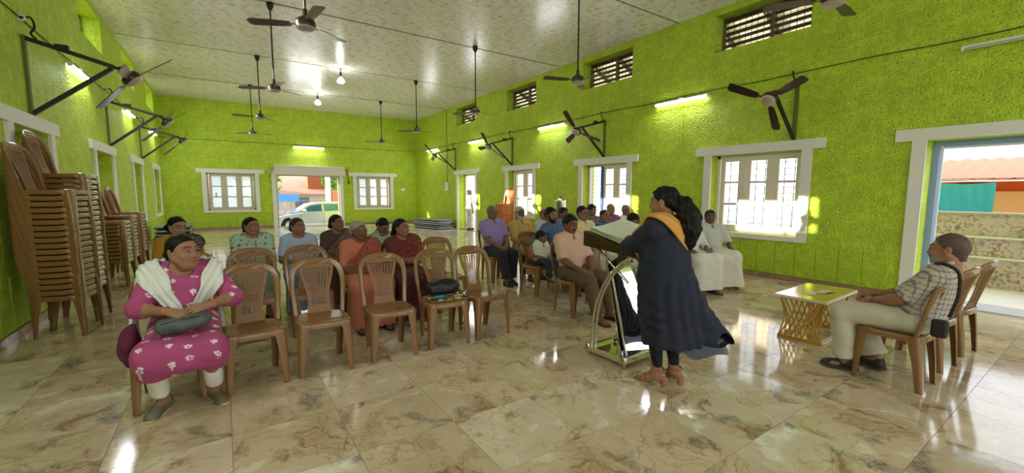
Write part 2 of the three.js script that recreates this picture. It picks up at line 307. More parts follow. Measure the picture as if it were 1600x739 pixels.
// doorways
{
  const d1 = structure('door_1'); surround('R', ...doorR[0], 0, HY, d1); const [a, b] = doorR[0];
  part('frame', put('R', [boxAt(0.06, JY, 0.1, a + 0.03, JY / 2, 0.36), boxAt(0.06, JY, 0.1, b - 0.03, JY / 2, 0.36), boxAt(b - a, 0.06, 0.1, (a + b) / 2, JY - 0.03, 0.36)]), creamWood, d1);
  part('threshold', put('R', boxAt(b - a, 0.03, TH, (a + b) / 2, 0.002, TH / 2)), skirtMat, d1);
  const d2 = structure('door_2'); surround('R', ...doorR[1], 0, HY, d2); const [c, e] = doorR[1];
  const blue = std(0x8fa4dc, 0.4);
  part('frame', put('R', [boxAt(0.075, JY, 0.1, c + 0.035, JY / 2, 0.34), boxAt(0.075, JY, 0.1, e - 0.035, JY / 2, 0.34), boxAt(e - c - 0.145, 0.075, 0.1, (c + e) / 2, JY - 0.037, 0.34)]), blue, d2);
  part('frame_stop', put('R', [boxAt(0.03, JY - 0.08, 0.03, c + 0.088, JY / 2 - 0.04, 0.36), boxAt(e - c - 0.2, 0.03, 0.03, (c + e) / 2, JY - 0.092, 0.36)]), std(0xe9ecf4, 0.45), d2);
  part('threshold', put('R', boxAt(e - c, 0.034, TH + 0.1, (c + e) / 2, 0.0, TH / 2 + 0.05)), phys(0xcfd2da, 0.15), d2);
  const d3 = structure('door_3'), [p, q] = doorB; surround('B', p, q, 0, HY, d3, [0.2, 0.25]);
  const ribs = []; for (let k = 0; k < 7; k++) ribs.push(boxAt(q - p, 0.055, 0.012, (p + q) / 2, JY - 0.03 - k * 0.001, 0.2 + k * 0.02));
  part('shutter_box', put('B', [boxAt(wk(4.79 - 1.86), wk(0.42), 0.28, wk((4.79 + 1.86) / 2), wy(2.67) - wk(0.21), -0.14, 0.02)]), std(0xd8d2c6, 0.5), d3, 'rolling shutter box');
  part('shutter_curtain', put('B', ribs), std(0xa9a49a, 0.4, { metalness: 0.3 }), d3);
  for (const x of [p + 0.03, q - 0.03]) part('guide_rail', put('B', boxAt(0.06, JY, 0.09, x, JY / 2, 0.06)), std(0xbcb6ac, 0.4, { metalness: 0.3 }), d3);
  part('shutter_chain', put('B', [rod([wk(1.78), wy(2.45), -0.1], [wk(1.66), wy(2.1), -0.02], 0.012), rod([wk(4.95), wy(2.62), -0.02], [wk(5.02), wy(1.98), -0.02], 0.012), boxAt(0.06, 0.1, 0.05, wk(5.02), wy(1.95), -0.02, 0.01)]), darkIron, d3);
  part('threshold', put('B', boxAt(q - p, 0.03, TH, (p + q) / 2, 0.0, TH / 2)), skirtMat, d3);
}
// ventilators high in both walls: frame, mullion, sloping slats and wire mesh
function vent(side, [a, b, y0, y1]) {
  const o = structure('window_' + ++winNo, 'louvred ventilator'), w = 0.3, wood = std(0x6d5a3c, 0.6);
  part('frame', put(side, [boxAt(0.04, y1 - y0, 0.07, a + 0.02, (y0 + y1) / 2, w), boxAt(0.04, y1 - y0, 0.07, b - 0.02, (y0 + y1) / 2, w), boxAt(b - a, 0.03, 0.07, (a + b) / 2, y0 + 0.015, w), boxAt(b - a, 0.03, 0.07, (a + b) / 2, y1 - 0.015, w), boxAt(0.05, y1 - y0, 0.08, mix(a, b, 0.56), (y0 + y1) / 2, w)]), wood, o);
  if (side === 'R') for (let k = 0; k < 6; k++) { const g = new THREE.BoxGeometry(b - a - 0.06, 0.085, 0.012); g.rotateX(0.6); g.translate((a + b) / 2, mix(y0, y1, (k + 0.5) / 6), w + 0.03); part('slat', put(side, g), std(0x4a3c34, 0.6), o); }
  else for (const t of [0.33, 0.66]) part('bar', put(side, boxAt(b - a, 0.014, 0.014, (a + b) / 2, mix(y0, y1, t), w + 0.03)), wood, o);
  if (side === 'R') part('wire_mesh', put(side, grille(a, b, y0, y1, w - 0.03, 15, 8, 0.007)), ironMat, o);
}
for (const v of openR.slice(0, 5)) vent('R', v);
for (const v of openL.slice(0, 6)) vent('L', v);
{ // sheet roof overhanging outside the right wall, seen from below through the ventilators
  const e = structure('eave_right'); const g = new THREE.BoxGeometry(2.3, 0.03, ZF - ZB + 2); g.rotateZ(-0.5); g.translate(XR + TH + 0.75, 5.25, (ZF + ZB) / 2); part('roof_sheet', g, std(0xd8c8c6, 0.9), e);
  for (let k = 0; k < 26; k++) part('rafter', bar([XR + TH - 0.1, 5.6, ZB + 0.5 + k * 0.95], [XR + TH + 1.7, 4.68, ZB + 0.5 + k * 0.95], 0.06, 0.09), std(0x5a4638, 0.8), e);
}
// ------------------------------------------------------------------ outside
const groundMat = std(0xd8d2c8, 0.9, { bumpMap: texPlasterBump, bumpScale: 0.01 });
{
  const g = structure('ground_outside');
  part('yard', boxUV(boxAt(40, 0.2, 60, XR + TH + 20, -0.115, -8), 1), groundMat, g);
  part('road', boxUV(boxAt(80, 0.2, 40, 0, -0.46, ZB - TH - 20), 1), std(0xcfcac4, 0.9), g);
  part('lane', boxUV(boxAt(20, 0.2, 60, XL - TH - 10, -0.2, -8), 1), std(0x8d8a72, 0.95), g);
  part('forecourt', boxUV(boxAt(60, 0.2, 20, 0, -0.3, ZF + TH + 10), 1), groundMat, g);
  // the house next door, which keeps the low sun off the windows but not off the ventilators
  const n = structure('neighbour_wall'); part('masonry', boxAt(0.3, 3.95, 60, XL - TH - 4.2, 1.77, -10), std(0xcac4b0, 0.9), n);
}
{ // compound wall with flaking plaster
  const tex = dataTex(512, (u, v) => {
    const n = fbm(u * 8 + 2, v * 8, 8, 5), m = fbm(u * 26 + 9, v * 26 + 4, 26, 4), l = fbm(u * 5, v * 5 + 8, 5, 4);
    let c = [204 + 24 * n, 180 + 20 * n, 182 + 16 * n];
    const peel = sstep(0.0, 0.3, m + 0.7 * n) * 0.75, soot = sstep(0.15, 0.55, l + 0.6 * m) * 0.6;
    c = c.map((a, i) => mix(a, [138, 116, 110][i] + 40 * m, peel * 0.85)); c = c.map((a, i) => mix(a, [70, 60, 62][i], soot * 0.6)); return c;
  });
  const w = thing('compound_wall', 'old boundary wall of flaking grey and pink plaster with pale ledges outside the doorway', 'wall', [10.2, 0, 0]);
  part('masonry', boxUV(boxAt(0.22, 1.2, 8, 0.11, 0.58, 1.2), 0.8), std(0xffffff, 0.95, { map: tex, bumpMap: texPlasterBump, bumpScale: 0.02 }), w);
  for (const y of [0.8, 0.47]) part('ledge', boxAt(0.06, 0.028, 8, -0.02, y, 1.2), std(0xe2dede, 0.7), w, 'pale ledge');
  part('coping', boxAt(0.3, 0.03, 8, 0.11, 1.185, 1.2), std(0xb9ada4, 0.9), w);
}
{ // orange house with corrugated roof, seen over the wall
  const h = thing('house', 'low orange house with a pale corrugated roof beyond the boundary wall', 'house', [12.3, 0, -1.0]);
  part('wall', boxAt(4, 1.75, 5.2, 2, 0.87, 0), std(0xe8631c, 0.8), h);
  part('panel', boxAt(0.06, 1.0, 3.4, -0.03, 1.05, 0.9), std(0xf2b27a, 0.8), h, 'peach painted panel');
  part('window_slot', boxAt(0.05, 0.09, 0.42, -0.02, 1.66, -0.85), std(0x4a3a36, 0.7), h);
  const prof = []; for (let i = 0; i <= 42; i++) { const z = -2.7 + i * 0.128; prof.push([z, 0.022 * (i % 2 ? 1 : -1)]); }
  const rg = extr([...prof, ...prof.slice().reverse().map(([z, y]) => [z, y - 0.014])], 2.6); rg.rotateY(-Math.PI / 2); rg.translate(2.6, 0, 0); 
  const rm = part('roof', rg, std(0xb87a55, 0.7), h, 'corrugated sheet roof'); rm.rotation.z = 0.2; rm.position.set(-0.55, 1.78, 0);
  part('eave_board', boxAt(0.04, 0.05, 5.4, -0.5, 1.77, 0), std(0xc98262, 0.7), h);
}
{ // clothes line and turquoise cloth
  const c = thing('clothes_line', 'thin white clothes line strung above the boundary wall', 'clothes line', [11, 0, 0]);
  part('line', tube([[0, 1.8, -3.6], [0, 1.76, -2.1], [0, 1.735, -1.4], [0, 1.74, -0.6], [0, 1.85, 2]], 0.008, 40, 6), std(0xdedede, 0.6), c);
  for (const z of [-3.6, 2]) part('post', rod([0, 0, z], [0, 1.9, z], 0.03), std(0x77706a, 0.7), c);
  const g = new THREE.PlaneGeometry(0.72, 0.62, 24, 14); const p = g.attributes.position;
  for (let i = 0; i < p.count; i++) { const x = p.getX(i), y = p.getY(i); p.setZ(i, 0.012 * Math.sin(x * 21) * (0.4 - y) + 0.008 * Math.sin(x * 43 + y * 5)); p.setY(i, y - 0.05 * Math.cos(x * 4.2) * 0.5 - (x + 0.36) * -0.0); }
  g.computeVertexNormals(); g.rotateY(-Math.PI / 2); g.translate(10.985, 1.39, -1.74);
  single('cloth', 'turquoise cloth hanging on the line above the boundary wall', 'cloth', g, std(0x45b4d6, 0.85, { side: THREE.DoubleSide }));
}
{ // silver car outside the back doorway, nose to the left
  const c = thing('car', 'silver hatchback parked side-on outside the open back doorway', 'car', [1.6, -0.36, -22.9]);
  const paint = phys(0xb9bcc6, 0.3, { metalness: 0.45, clearcoat: 1, clearcoatRoughness: 0.08 }), glass = phys(0x3f6f96, 0.05, { metalness: 0.1, clearcoat: 1 }), black = std(0x191a1c, 0.7);
  const arch = (cx) => [...Array(9).keys()].map((i) => { const t = Math.PI - (i / 8) * Math.PI; return [cx + 0.36 * Math.cos(t), 0.3 + 0.36 * Math.sin(t)]; });
  const low = [[0.02, 0.34], [0.1, 0.2], [0.46, 0.2], ...arch(0.85), [1.3, 0.18], [2.9, 0.18], ...arch(3.32), [3.8, 0.24], [4.08, 0.3], [4.12, 0.62], [4.02, 0.93], [2.6, 0.93], [1.35, 0.88], [0.62, 0.76], [0.14, 0.62]];
  const bg = extr(low, 1.62, 0.05); bg.translate(0, 0, -0.81); part('body', bg, paint, c);
  const cab = [[1.02, 0.85], [1.72, 1.28], [2.2, 1.37], [3.1, 1.36], [3.72, 1.18], [4.0, 0.9]];
  const cg = extr(cab, 1.3, 0.06); cg.translate(0, 0, -0.65); part('roof', cg, paint, c);
  for (const s of [1, -1]) for (const w of [[[1.38, 0.93], [1.78, 1.2], [2.26, 1.27], [2.3, 0.93]], [[2.4, 0.93], [2.36, 1.28], [3.05, 1.27], [3.34, 1.17], [3.36, 0.95]], [[3.44, 0.96], [3.42, 1.14], [3.66, 1.04], [3.74, 0.97]]]) {
    const g = extr(w, 0.02, 0.006); g.translate(0, 0, s > 0 ? 0.69 : -0.71); part('side_window', g, glass, c);
  }
  for (const x of [0.85, 3.32]) for (const s of [1, -1]) {
    const t = new THREE.TorusGeometry(0.235, 0.075, 10, 28); t.translate(x, 0.31, s * 0.76); const tyre = part('wheel', t, black, c);
    const hub = [lathe([[0, 0], [0.17, 0.0], [0.18, 0.03], [0.05, 0.045], [0, 0.045]], 20)]; hub[0].rotateX(s * Math.PI / 2); hub[0].translate(x, 0.31, s * 0.77);
    for (let k = 0; k < 7; k++) { const q = new THREE.BoxGeometry(0.03, 0.16, 0.03); q.translate(0, 0.1, 0); q.rotateZ(k * 0.898); q.translate(x, 0.31, s * 0.81); hub.push(q); }
    part('hub', hub, std(0xc8ccd0, 0.3, { metalness: 0.7 }), tyre);
  }
  const mir = new THREE.SphereGeometry(0.09, 14, 10); mir.scale(1, 0.7, 1.1); mir.translate(1.5, 0.98, 0.93); part('mirror', mir, paint, c);
  for (const x of [2.34, 3.0]) part('door_handle', boxAt(0.16, 0.03, 0.03, x + 0.3, 0.82, 0.87, 0.01), paint, c);
  part('door_seam', [boxAt(0.01, 0.62, 0.01, 2.35, 0.55, 0.86), boxAt(0.01, 0.6, 0.01, 1.34, 0.53, 0.86), boxAt(2.0, 0.012, 0.01, 2.3, 0.42, 0.86)], black, c);
  const hl = new THREE.SphereGeometry(0.12, 14, 10); hl.scale(1.5, 0.6, 0.6); hl.translate(0.34, 0.66, 0.72); part('headlight', hl, phys(0xdfe8f0, 0.05, { clearcoat: 1 }), c);
}
{ // street beyond the car: fence wall, brick piers, pole, sign, tiled buildings, trees
  const f = thing('fence', 'low pale street wall with dark railings behind the silver car', 'fence', [3, -0.36, -29]);
  part('base_wall', boxAt(16, 0.75, 0.2, 0, 0.37, 0), std(0xb7a491, 0.9), f);
  for (let i = 0; i < 46; i++) part('railing', rod([-7.8 + i * 0.34, 0.75, 0], [-7.8 + i * 0.34, 1.35, 0], 0.018, 0.018, 6), std(0x6c7a92, 0.6), f);
  part('top_rail', boxAt(16, 0.04, 0.04, 0, 1.33, 0), std(0x6c7a92, 0.6), f);
  for (const x of [-4.2, 2.95, 6.9]) part('pier', boxAt(0.5, 2.0, 0.5, x, 1.0, 0), std(0xb06a4c, 0.85), f, 'brick pier');
  const b = thing('building', 'long pale building under a tiled roof with a brick chimney across the street', 'building', [3.5, -0.36, -36]);
  part('wall', boxAt(18, 1.7, 5, 0, 0.85, 0), std(0xd8c4b4, 0.9), b);
  const rf = extr([[-3, 0], [3, 0], [0, 1.3]], 18.6, 0); rf.rotateY(Math.PI / 2); rf.translate(-9.3, 1.7, 0); const roof = part('roof', rf, std(0xb08470, 0.85), b);
  part('chimney', boxAt(1.3, 1.9, 1.1, 2.2, 2.5, 1.6), std(0xb0583c, 0.85), roof, 'brick chimney');
  for (let i = 0; i < 6; i++) part('window', boxAt(0.9, 0.8, 0.06, -7 + i * 2.7, 1.05, 2.52), std(0x6d6a70, 0.4), b);
  const s = thing('street_sign', 'blue rectangular sign board on a post across the street', 'sign', [0.55, -0.36, -28.2]);
  part('board', boxAt(1.5, 0.42, 0.05, 2.4, 1.5, 0, 0.02), std(0x3f7fd0, 0.5), s); part('post', rod([2.4, 0, 0], [2.4, 1.4, 0], 0.04), std(0x8a8a8a, 0.5), s);
  const p = thing('utility_pole', 'white concrete utility pole standing behind the silver car', 'pole', [5.15, -0.36, -27.2]);
  part('shaft', rod([0, 0, 0], [0, 7, 0], 0.15, 0.11, 14), std(0xe8e4de, 0.8), p); part('crossarm', boxAt(1.4, 0.1, 0.1, 0, 6.4, 0), std(0x8a8480, 0.7), p);
  const leaf = new THREE.PlaneGeometry(0.26, 0.16, 2, 1); { const q = leaf.attributes.position; for (let i = 0; i < q.count; i++) q.setZ(i, Math.abs(q.getX(i)) * 0.25); leaf.computeVertexNormals(); }
  const leafMat = std(0x7cb342, 0.8, { transparent: false, side: THREE.DoubleSide }), bark = std(0x6b5848, 0.9);
  const tree = (label, x, z, h, r, n) => {
    const t = thing('tree', label, 'tree', [x, -0.36, z]); const q = [];
    part('trunk', [tube([[0, 0, 0], [0.1, h * 0.4, 0.05], [-0.05, h * 0.8, 0]], 0.14, 12, 8), tube([[0.05, h * 0.45, 0], [0.7, h * 0.8, 0.3], [1.2, h, 0.4]], 0.06, 8, 6), tube([[0.05, h * 0.4, 0], [-0.8, h * 0.75, 0.3], [-1.4, h * 0.9, 0.1]], 0.06, 8, 6)], bark, t);
    const f = new THREE.InstancedMesh(leaf, leafMat, n), m = new THREE.Matrix4(), e = new THREE.Euler();
    for (let i = 0; i < n; i++) {
      const c = Math.floor(rnd() * 9), a = c * 2.4, cr = r * 0.62; const u = Math.acos(rr(-1, 1)), w = rnd() * 6.28, d = r * 0.5 * Math.cbrt(rnd());
      m.makeRotationFromEuler(e.set(rnd() * 6, rnd() * 6, rnd() * 6)); m.setPosition(Math.cos(a) * cr * (c % 3 ? 1 : 0.3) + d * Math.sin(u) * Math.cos(w), h + Math.sin(c * 1.7) * r * 0.55 + d * Math.cos(u), Math.sin(a) * cr + d * Math.sin(u) * Math.sin(w)); f.setMatrixAt(i, m);
    }
    f.name = 'foliage'; f.userData.kind = 'stuff'; t.add(f);
  };
  tree('broad leafy tree overhanging the street left of the doorway view', 1.6, -31.5, 3.6, 2.6, 2600);
  tree('leafy tree right of the white utility pole', 7.2, -31, 3.4, 2.0, 1900);
}
// ------------------------------------------------------------------ tube lights, bulbs, cables
const tubeGlow = new THREE.MeshStandardMaterial({ color: 0xffffff, emissive: new THREE.Color(0.9, 0.97, 1.0), emissiveIntensity: 13 });
const plastic = std(0xe6e6e2, 0.5);
function tubeLight(label, c, ry, on = true) {   // local x along the tube, +z out of the wall
  const t = thing('tube_light', label, 'tube light', c, ry, on ? 'lit tube lights along the walls' : undefined), L = 1.22;
  part('batten', [boxAt(L, 0.035, 0.035, 0, 0.035, 0.025, 0.006), boxAt(0.1, 0.05, 0.05, 0, 0.055, 0.03, 0.01)], plastic, t);
  const g = new THREE.CapsuleGeometry(0.018, L - 0.06, 6, 14); g.rotateZ(Math.PI / 2); g.translate(0, 0, 0.055); part('tube', g, on ? tubeGlow : std(0xb9b98c, 0.4), t);
  for (const s of [-1, 1]) part('lamp_holder', boxAt(0.03, 0.06, 0.06, s * (L / 2 - 0.005), 0.012, 0.045, 0.008), plastic, t);
  if (on) { const l = new THREE.RectAreaLight(0xf6f4ff, TUBE_POWER, L, 0.09); l.name = 'tube_glow'; l.position.set(0, -0.005, 0.086); l.lookAt(0, -0.6, 1.0); t.add(l); }
  return t;
}
const TY = wy(3.5);
const seen = ['lit tube on the right wall, farthest, beside the corner', 'lit tube on the right wall over the far doorway', 'lit tube on the right wall left of the second window', 'lit tube on the right wall above the woman speaker'];
[[-19.2], [-14.9], [-10.25], [-5.82]].forEach(([z], i) => tubeLight(seen[i], [XR, TY, wk(z)], -Math.PI / 2));
tubeLight('unlit dusty tube light high on the right wall above the doorway', [XR, wy(3.44), wk(-0.86)], -Math.PI / 2, false);
['lit tube on the left wall behind the nearest bracket fan', 'lit tube on the left wall by the second bracket fan', 'lit tube on the left wall, farthest, by the third bracket fan'].forEach((s, i) => tubeLight(s, [XL, TY, wk([-10.35, -14.85, -19.3][i])], Math.PI / 2));
tubeLight('lit tube on the back wall above the rolling shutter', [wk(3.32), TY, ZB], 0);
tubeLight('lit tube on the left wall beside the camera', [XL, TY, -2.6], Math.PI / 2);
tubeLight('lit tube on the left wall behind the camera', [XL, TY, 1.8], Math.PI / 2);
tubeLight('lit tube over the front openings, left one', [1.2, 3.7, ZF], Math.PI); tubeLight('lit tube over the front openings, right one', [5.0, 3.7, ZF], Math.PI);
function bulb(label, x, z) {
  const t = thing('ceiling_bulb', label, 'bulb', [x, HC, z], 0, 'hanging bulbs');
  part('stem', [rod([0, 0, 0], [0, -0.1, 0], 0.012), lathe([[0, -0.1], [0.03, -0.1], [0.035, -0.2], [0.03, -0.22], [0, -0.22]], 16)], darkIron, t);
  part('bracket', [rod([-0.035, -0.2, 0], [-0.035, -0.28, 0], 0.005), rod([0.035, -0.2, 0], [0.035, -0.28, 0], 0.005)], darkIron, t);
  const g = lathe([[0.03, -0.24], [0.045, -0.26], [0.09, -0.31], [0.105, -0.36], [0.08, -0.4], [0, -0.42]].reverse(), 20); part('bulb', g, new THREE.MeshStandardMaterial({ color: 0xffffff, emissive: new THREE.Color(1, 1, 0.96), emissiveIntensity: 6 }), t);
  const l = new THREE.PointLight(0xf4fff8, 0.8, 0, 2); l.name = 'bulb_glow'; l.position.set(0, -0.34, 0); t.add(l);
}
bulb('lit ceiling bulb between the fans, nearer of two', wk(3.11), wk(-13.82)); bulb('lit ceiling bulb between the fans, farther of two', wk(3.11), wk(-17.62));
{
  const wire = std(0x3c4a18, 0.6), Y = wy(3.6);
  const sag = (p, q, n = 8) => { const o = []; for (let i = 0; i <= n; i++) { const t = i / n; o.push([mix(p[0], q[0], t), mix(p[1], q[1], t) + 0.012 * Math.sin(i * 2.1), mix(p[2], q[2], t)]); } return o; };
  single('cable', 'thin dark cable run along the right wall above the windows', 'cable', [tube(sag([XR - 0.012, Y, ZB], [XR - 0.012, Y, ZF], 30), 0.007, 120, 6)], wire);
  single('cable', 'thin dark cable run along the left wall above the windows', 'cable', [tube(sag([XL + 0.012, Y, ZB], [XL + 0.012, Y, ZF], 30), 0.007, 120, 6)], wire);
  single('cable', 'thin dark cable run across the back wall', 'cable', [tube(sag([XL, Y, ZB + 0.012], [XR, Y, ZB + 0.012], 20), 0.007, 80, 6)], wire);
  single('conduit', 'thin vertical conduit from the ceiling down to the switch box on the right wall', 'conduit', rod([XR - 0.01, wy(1.95), wk(-17.7)], [XR - 0.01, HC, wk(-17.7)], 0.012), std(0x6a8a18, 0.6));
  single('conduit', 'short green conduit dropping below the lit tube above the speaker', 'conduit', rod([XR - 0.01, wy(2.3), wk(-5.8)], [XR - 0.01, TY, wk(-5.8)], 0.01), std(0xa8cc2a, 0.6));
  const sb = thing('switch_box', 'small white switch box at the end of a conduit near the back right corner', 'switch box', [XR, wy(1.76), wk(-17.7)], -Math.PI / 2);
  part('box', boxAt(0.3, 0.34, 0.07, 0, 0, 0.035, 0.012), plastic, sb); for (let i = 0; i < 4; i++) part('switch', boxAt(0.03, 0.05, 0.02, -0.06 + (i % 2) * 0.12, i < 2 ? 0.06 : -0.06, 0.075, 0.005), std(0xc8c8c4, 0.4), sb);
  const so = thing('socket', 'small round white socket on the back wall right of the window', 'socket', [wk(7.72), wy(1.62), ZB]);
  const r = lathe([[0, 0], [0.1, 0], [0.1, 0.03], [0.06, 0.05], [0, 0.05]], 24); r.rotateX(Math.PI / 2); part('plate', r, plastic, so);
}
// ------------------------------------------------------------------ fans
const fanBrown = phys(0x3a2622, 0.35, { metalness: 0.35, clearcoat: 0.4 }), fanWhite = std(0xb9aaa0, 0.4, { metalness: 0.3 });
function fanHead(o, tiltTrim = fanWhite) {   // motor and three blades round the y axis, blades at y = 0
  const motor = part('motor', lathe([[0, 0.17], [0.025, 0.17], [0.03, 0.1], [0.06, 0.075], [0.105, 0.045], [0.115, 0.0], [0.1, -0.03]], 28), fanBrown, o);
  part('trim', lathe([[0.1, -0.03], [0.106, -0.04], [0.07, -0.065], [0, -0.07]], 28), tiltTrim, motor);
  for (let k = 0; k < 3; k++) {
    const g = extr([[0.16, -0.045], [0.3, -0.062], [0.58, -0.068], [0.62, -0.04], [0.62, 0.05], [0.58, 0.07], [0.3, 0.06], [0.16, 0.045]], 0.004, 0.0015); g.rotateX(-Math.PI / 2 + 0.19); g.rotateY(k * 2.0944);
    const b = part('blade', g, fanBrown, o);
    const s = boxAt(0.13, 0.006, 0.035, 0.13, 0.0, 0, 0.002); s.rotateY(k * 2.0944); part('blade_arm', s, fanBrown, b);
  }
}
const fanY = wy(3.56);
const ceilFan = thing('ceiling_fan', 'x', 'ceiling fan', [0, 0, 0], 0, 'ceiling fans in two rows');
{
  const H = HC - fanY;
  part('canopy', lathe([[0, H], [0.055, H], [0.065, H - 0.05], [0.03, H - 0.13], [0, H - 0.13]], 20), darkIron, ceilFan);
  part('down_rod', rod([0, 0.15, 0], [0, H - 0.1, 0], 0.014), darkIron, ceilFan);
  fanHead(ceilFan);
}
[[wk(0.95), wk(-5.97), 'brown ceiling fan nearest in the left row, cut by the top edge', 0.6], [wk(0.95), wk(-9.92), 'brown ceiling fan second in the left row', 0.62], [wk(0.95), wk(-13.85), 'brown ceiling fan third in the left row', 1.0], [wk(0.95), wk(-17.7), 'brown ceiling fan farthest in the left row', 0.4],
  [wk(5.5), wk(-17.7), 'brown ceiling fan farthest in the right row, before the back wall', 0.5], [wk(5.5), wk(-13.85), 'brown ceiling fan second from the back in the right row', 0.3], [wk(5.5), wk(-9.8), 'brown ceiling fan in front of the far ventilator on the right', 0.05], [wk(5.5), wk(-5.97), 'brown ceiling fan hanging before the third ventilator from the back', 0.7], [wk(5.5), wk(-2.0), 'brown ceiling fan nearest in the right row, at the top right ventilator', 0.1],
].forEach(([x, z, l, a], i) => { const o = i ? copyOf(ceilFan, l, [x, fanY, z], a) : ceilFan; if (!i) { o.position.set(x, fanY, z); o.rotation.y = a; o.userData.label = l; } });

function bracketFan(label, x, z, ry, spin, armL = 0.78) {   // local +x out of the wall
  const t = thing('wall_fan', label, 'wall fan', [x, 0, z], ry, 'bracket fans on the side walls');
  const yT = wy(3.36), yB = wy(2.46), tip = wy(3.16);
  part('bracket', [bar([0.02, yT + 0.02, 0], [armL, tip, 0], 0.045, 0.045), bar([0.02, yB, 0], [armL - 0.02, tip - 0.02, 0], 0.045, 0.045), boxAt(0.12, 0.05, 0.06, armL * 0.42, mix(yT, tip, 0.42) + 0.05, 0, 0.006)], darkIron, t);
  part('wall_post', boxAt(0.03, yT - yB + 0.1, 0.06, 0.016, (yT + yB) / 2, 0), std(0x5a6a1e, 0.6), t);
  part('lead', [tube([[0.02, wy(3.6), 0.06], [0.1, wy(3.62), 0.04], [0.12, wy(3.52), 0.02], [0.08, wy(3.44), 0.0], [0.12, yT + 0.02, 0]], 0.012, 24, 8)], darkIron, t);
  part('hook', [new THREE.TorusGeometry(0.03, 0.01, 8, 16).translate(0.03, wy(3.6), 0.06)], plastic, t);
  const h = new THREE.Group(); h.name = 'fan_head'; h.position.set(armL + 0.16, tip - 0.12, 0); h.rotation.set(0, 0, 0.75); t.add(h);   // motor end points down and into the room
  fanHead(h); h.children.forEach((c) => c.name === 'blade'); h.rotation.order = 'ZYX'; h.rotation.y = spin;
  part('neck', rod([armL - 0.02, tip, 0], [armL + 0.08, tip - 0.02, 0], 0.02), darkIron, t);
  return t;
}
bracketFan('fan on a steel bracket nearest on the left wall', XL, wk(-7.88), 0, 0.5);
bracketFan('fan on a steel bracket second along the left wall', XL, wk(-12.29), 0, 0.8);
bracketFan('fan on a steel bracket farthest along the left wall', XL, wk(-16.5), 0, 0.9);
bracketFan('fan on a bracket above the far right doorway', XR, wk(-16.85), Math.PI, 0.2);
bracketFan('fan on a bracket above the first window of the right wall', XR, wk(-12.43), Math.PI, 0.5);
bracketFan('fan on a bracket above the second window of the right wall', XR, wk(-8.08), Math.PI, 0.1);
bracketFan('fan on a bracket above the nearest window of the right wall', XR, wk(-3.52), Math.PI, 1.15);
// ------------------------------------------------------------------ plastic chairs
const chairBrown = phys(0x825c34, 0.25, { specularIntensity: 0.8, clearcoat: 0.35, clearcoatRoughness: 0.15 });
const chairRed = phys(0xc06a35, 0.3, { specularIntensity: 0.7, clearcoat: 0.25, clearcoatRoughness: 0.2 });
function loftLoops(loops) {   // closed loops with equal counts, capped at both ends
  const n = loops[0].length, pos = [], idx = [];
  for (const l of loops) for (const p of l) pos.push(...p);
  for (let k = 0; k < loops.length - 1; k++) for (let i = 0; i < n; i++) { const a = k * n + i, b = k * n + (i + 1) % n, c = a + n, d = b + n; idx.push(a, c, b, b, c, d); }
  const cap = (k, f) => { for (let i = 1; i < n / 2; i++) { const a = k * n + i - 1, b = k * n + i, c = k * n + n - i - 1, d = k * n + n - i; if (f) idx.push(a, b, d, b, c, d); else idx.push(a, d, b, b, d, c); } };
  cap(0, true); cap(loops.length - 1, false);
  const g = new THREE.BufferGeometry(); g.setAttribute('position', new THREE.Float32BufferAttribute(pos, 3)); g.setIndex(idx); g.computeVertexNormals(); return g;
}
const backAt = (u, v, w) => { const a = 0.27, f = 0.95 * u * u * (0.4 + v) - 0.06 * Math.max(0, v - 0.2) ** 1.5; return [u, 0.425 + v * Math.cos(a) - w * Math.sin(a) * -1, -0.178 - v * Math.sin(a) + f + w * Math.cos(a)]; };
function bendBack(g) { const p = g.attributes.position; for (let i = 0; i < p.count; i++) p.setXYZ(i, ...backAt(p.getX(i), p.getY(i), p.getZ(i))); g = g.index ? g.toNonIndexed() : g; g.deleteAttribute('uv'); g.computeVertexNormals(); return g; }
const OUT = [[0.204, -0.03], [0.21, 0.05], [0.219, 0.14], [0.227, 0.23], [0.228, 0.31], [0.22, 0.375], [0.201, 0.425], [0.166, 0.462], [0.115, 0.484], [0.06, 0.494], [0, 0.497]];
const splatHalf = (v) => v < 0.12 ? mix(0.104, 0.086, sstep(-0.03, 0.12, v)) : mix(0.086, 0.14, sstep(0.12, 0.42, v));
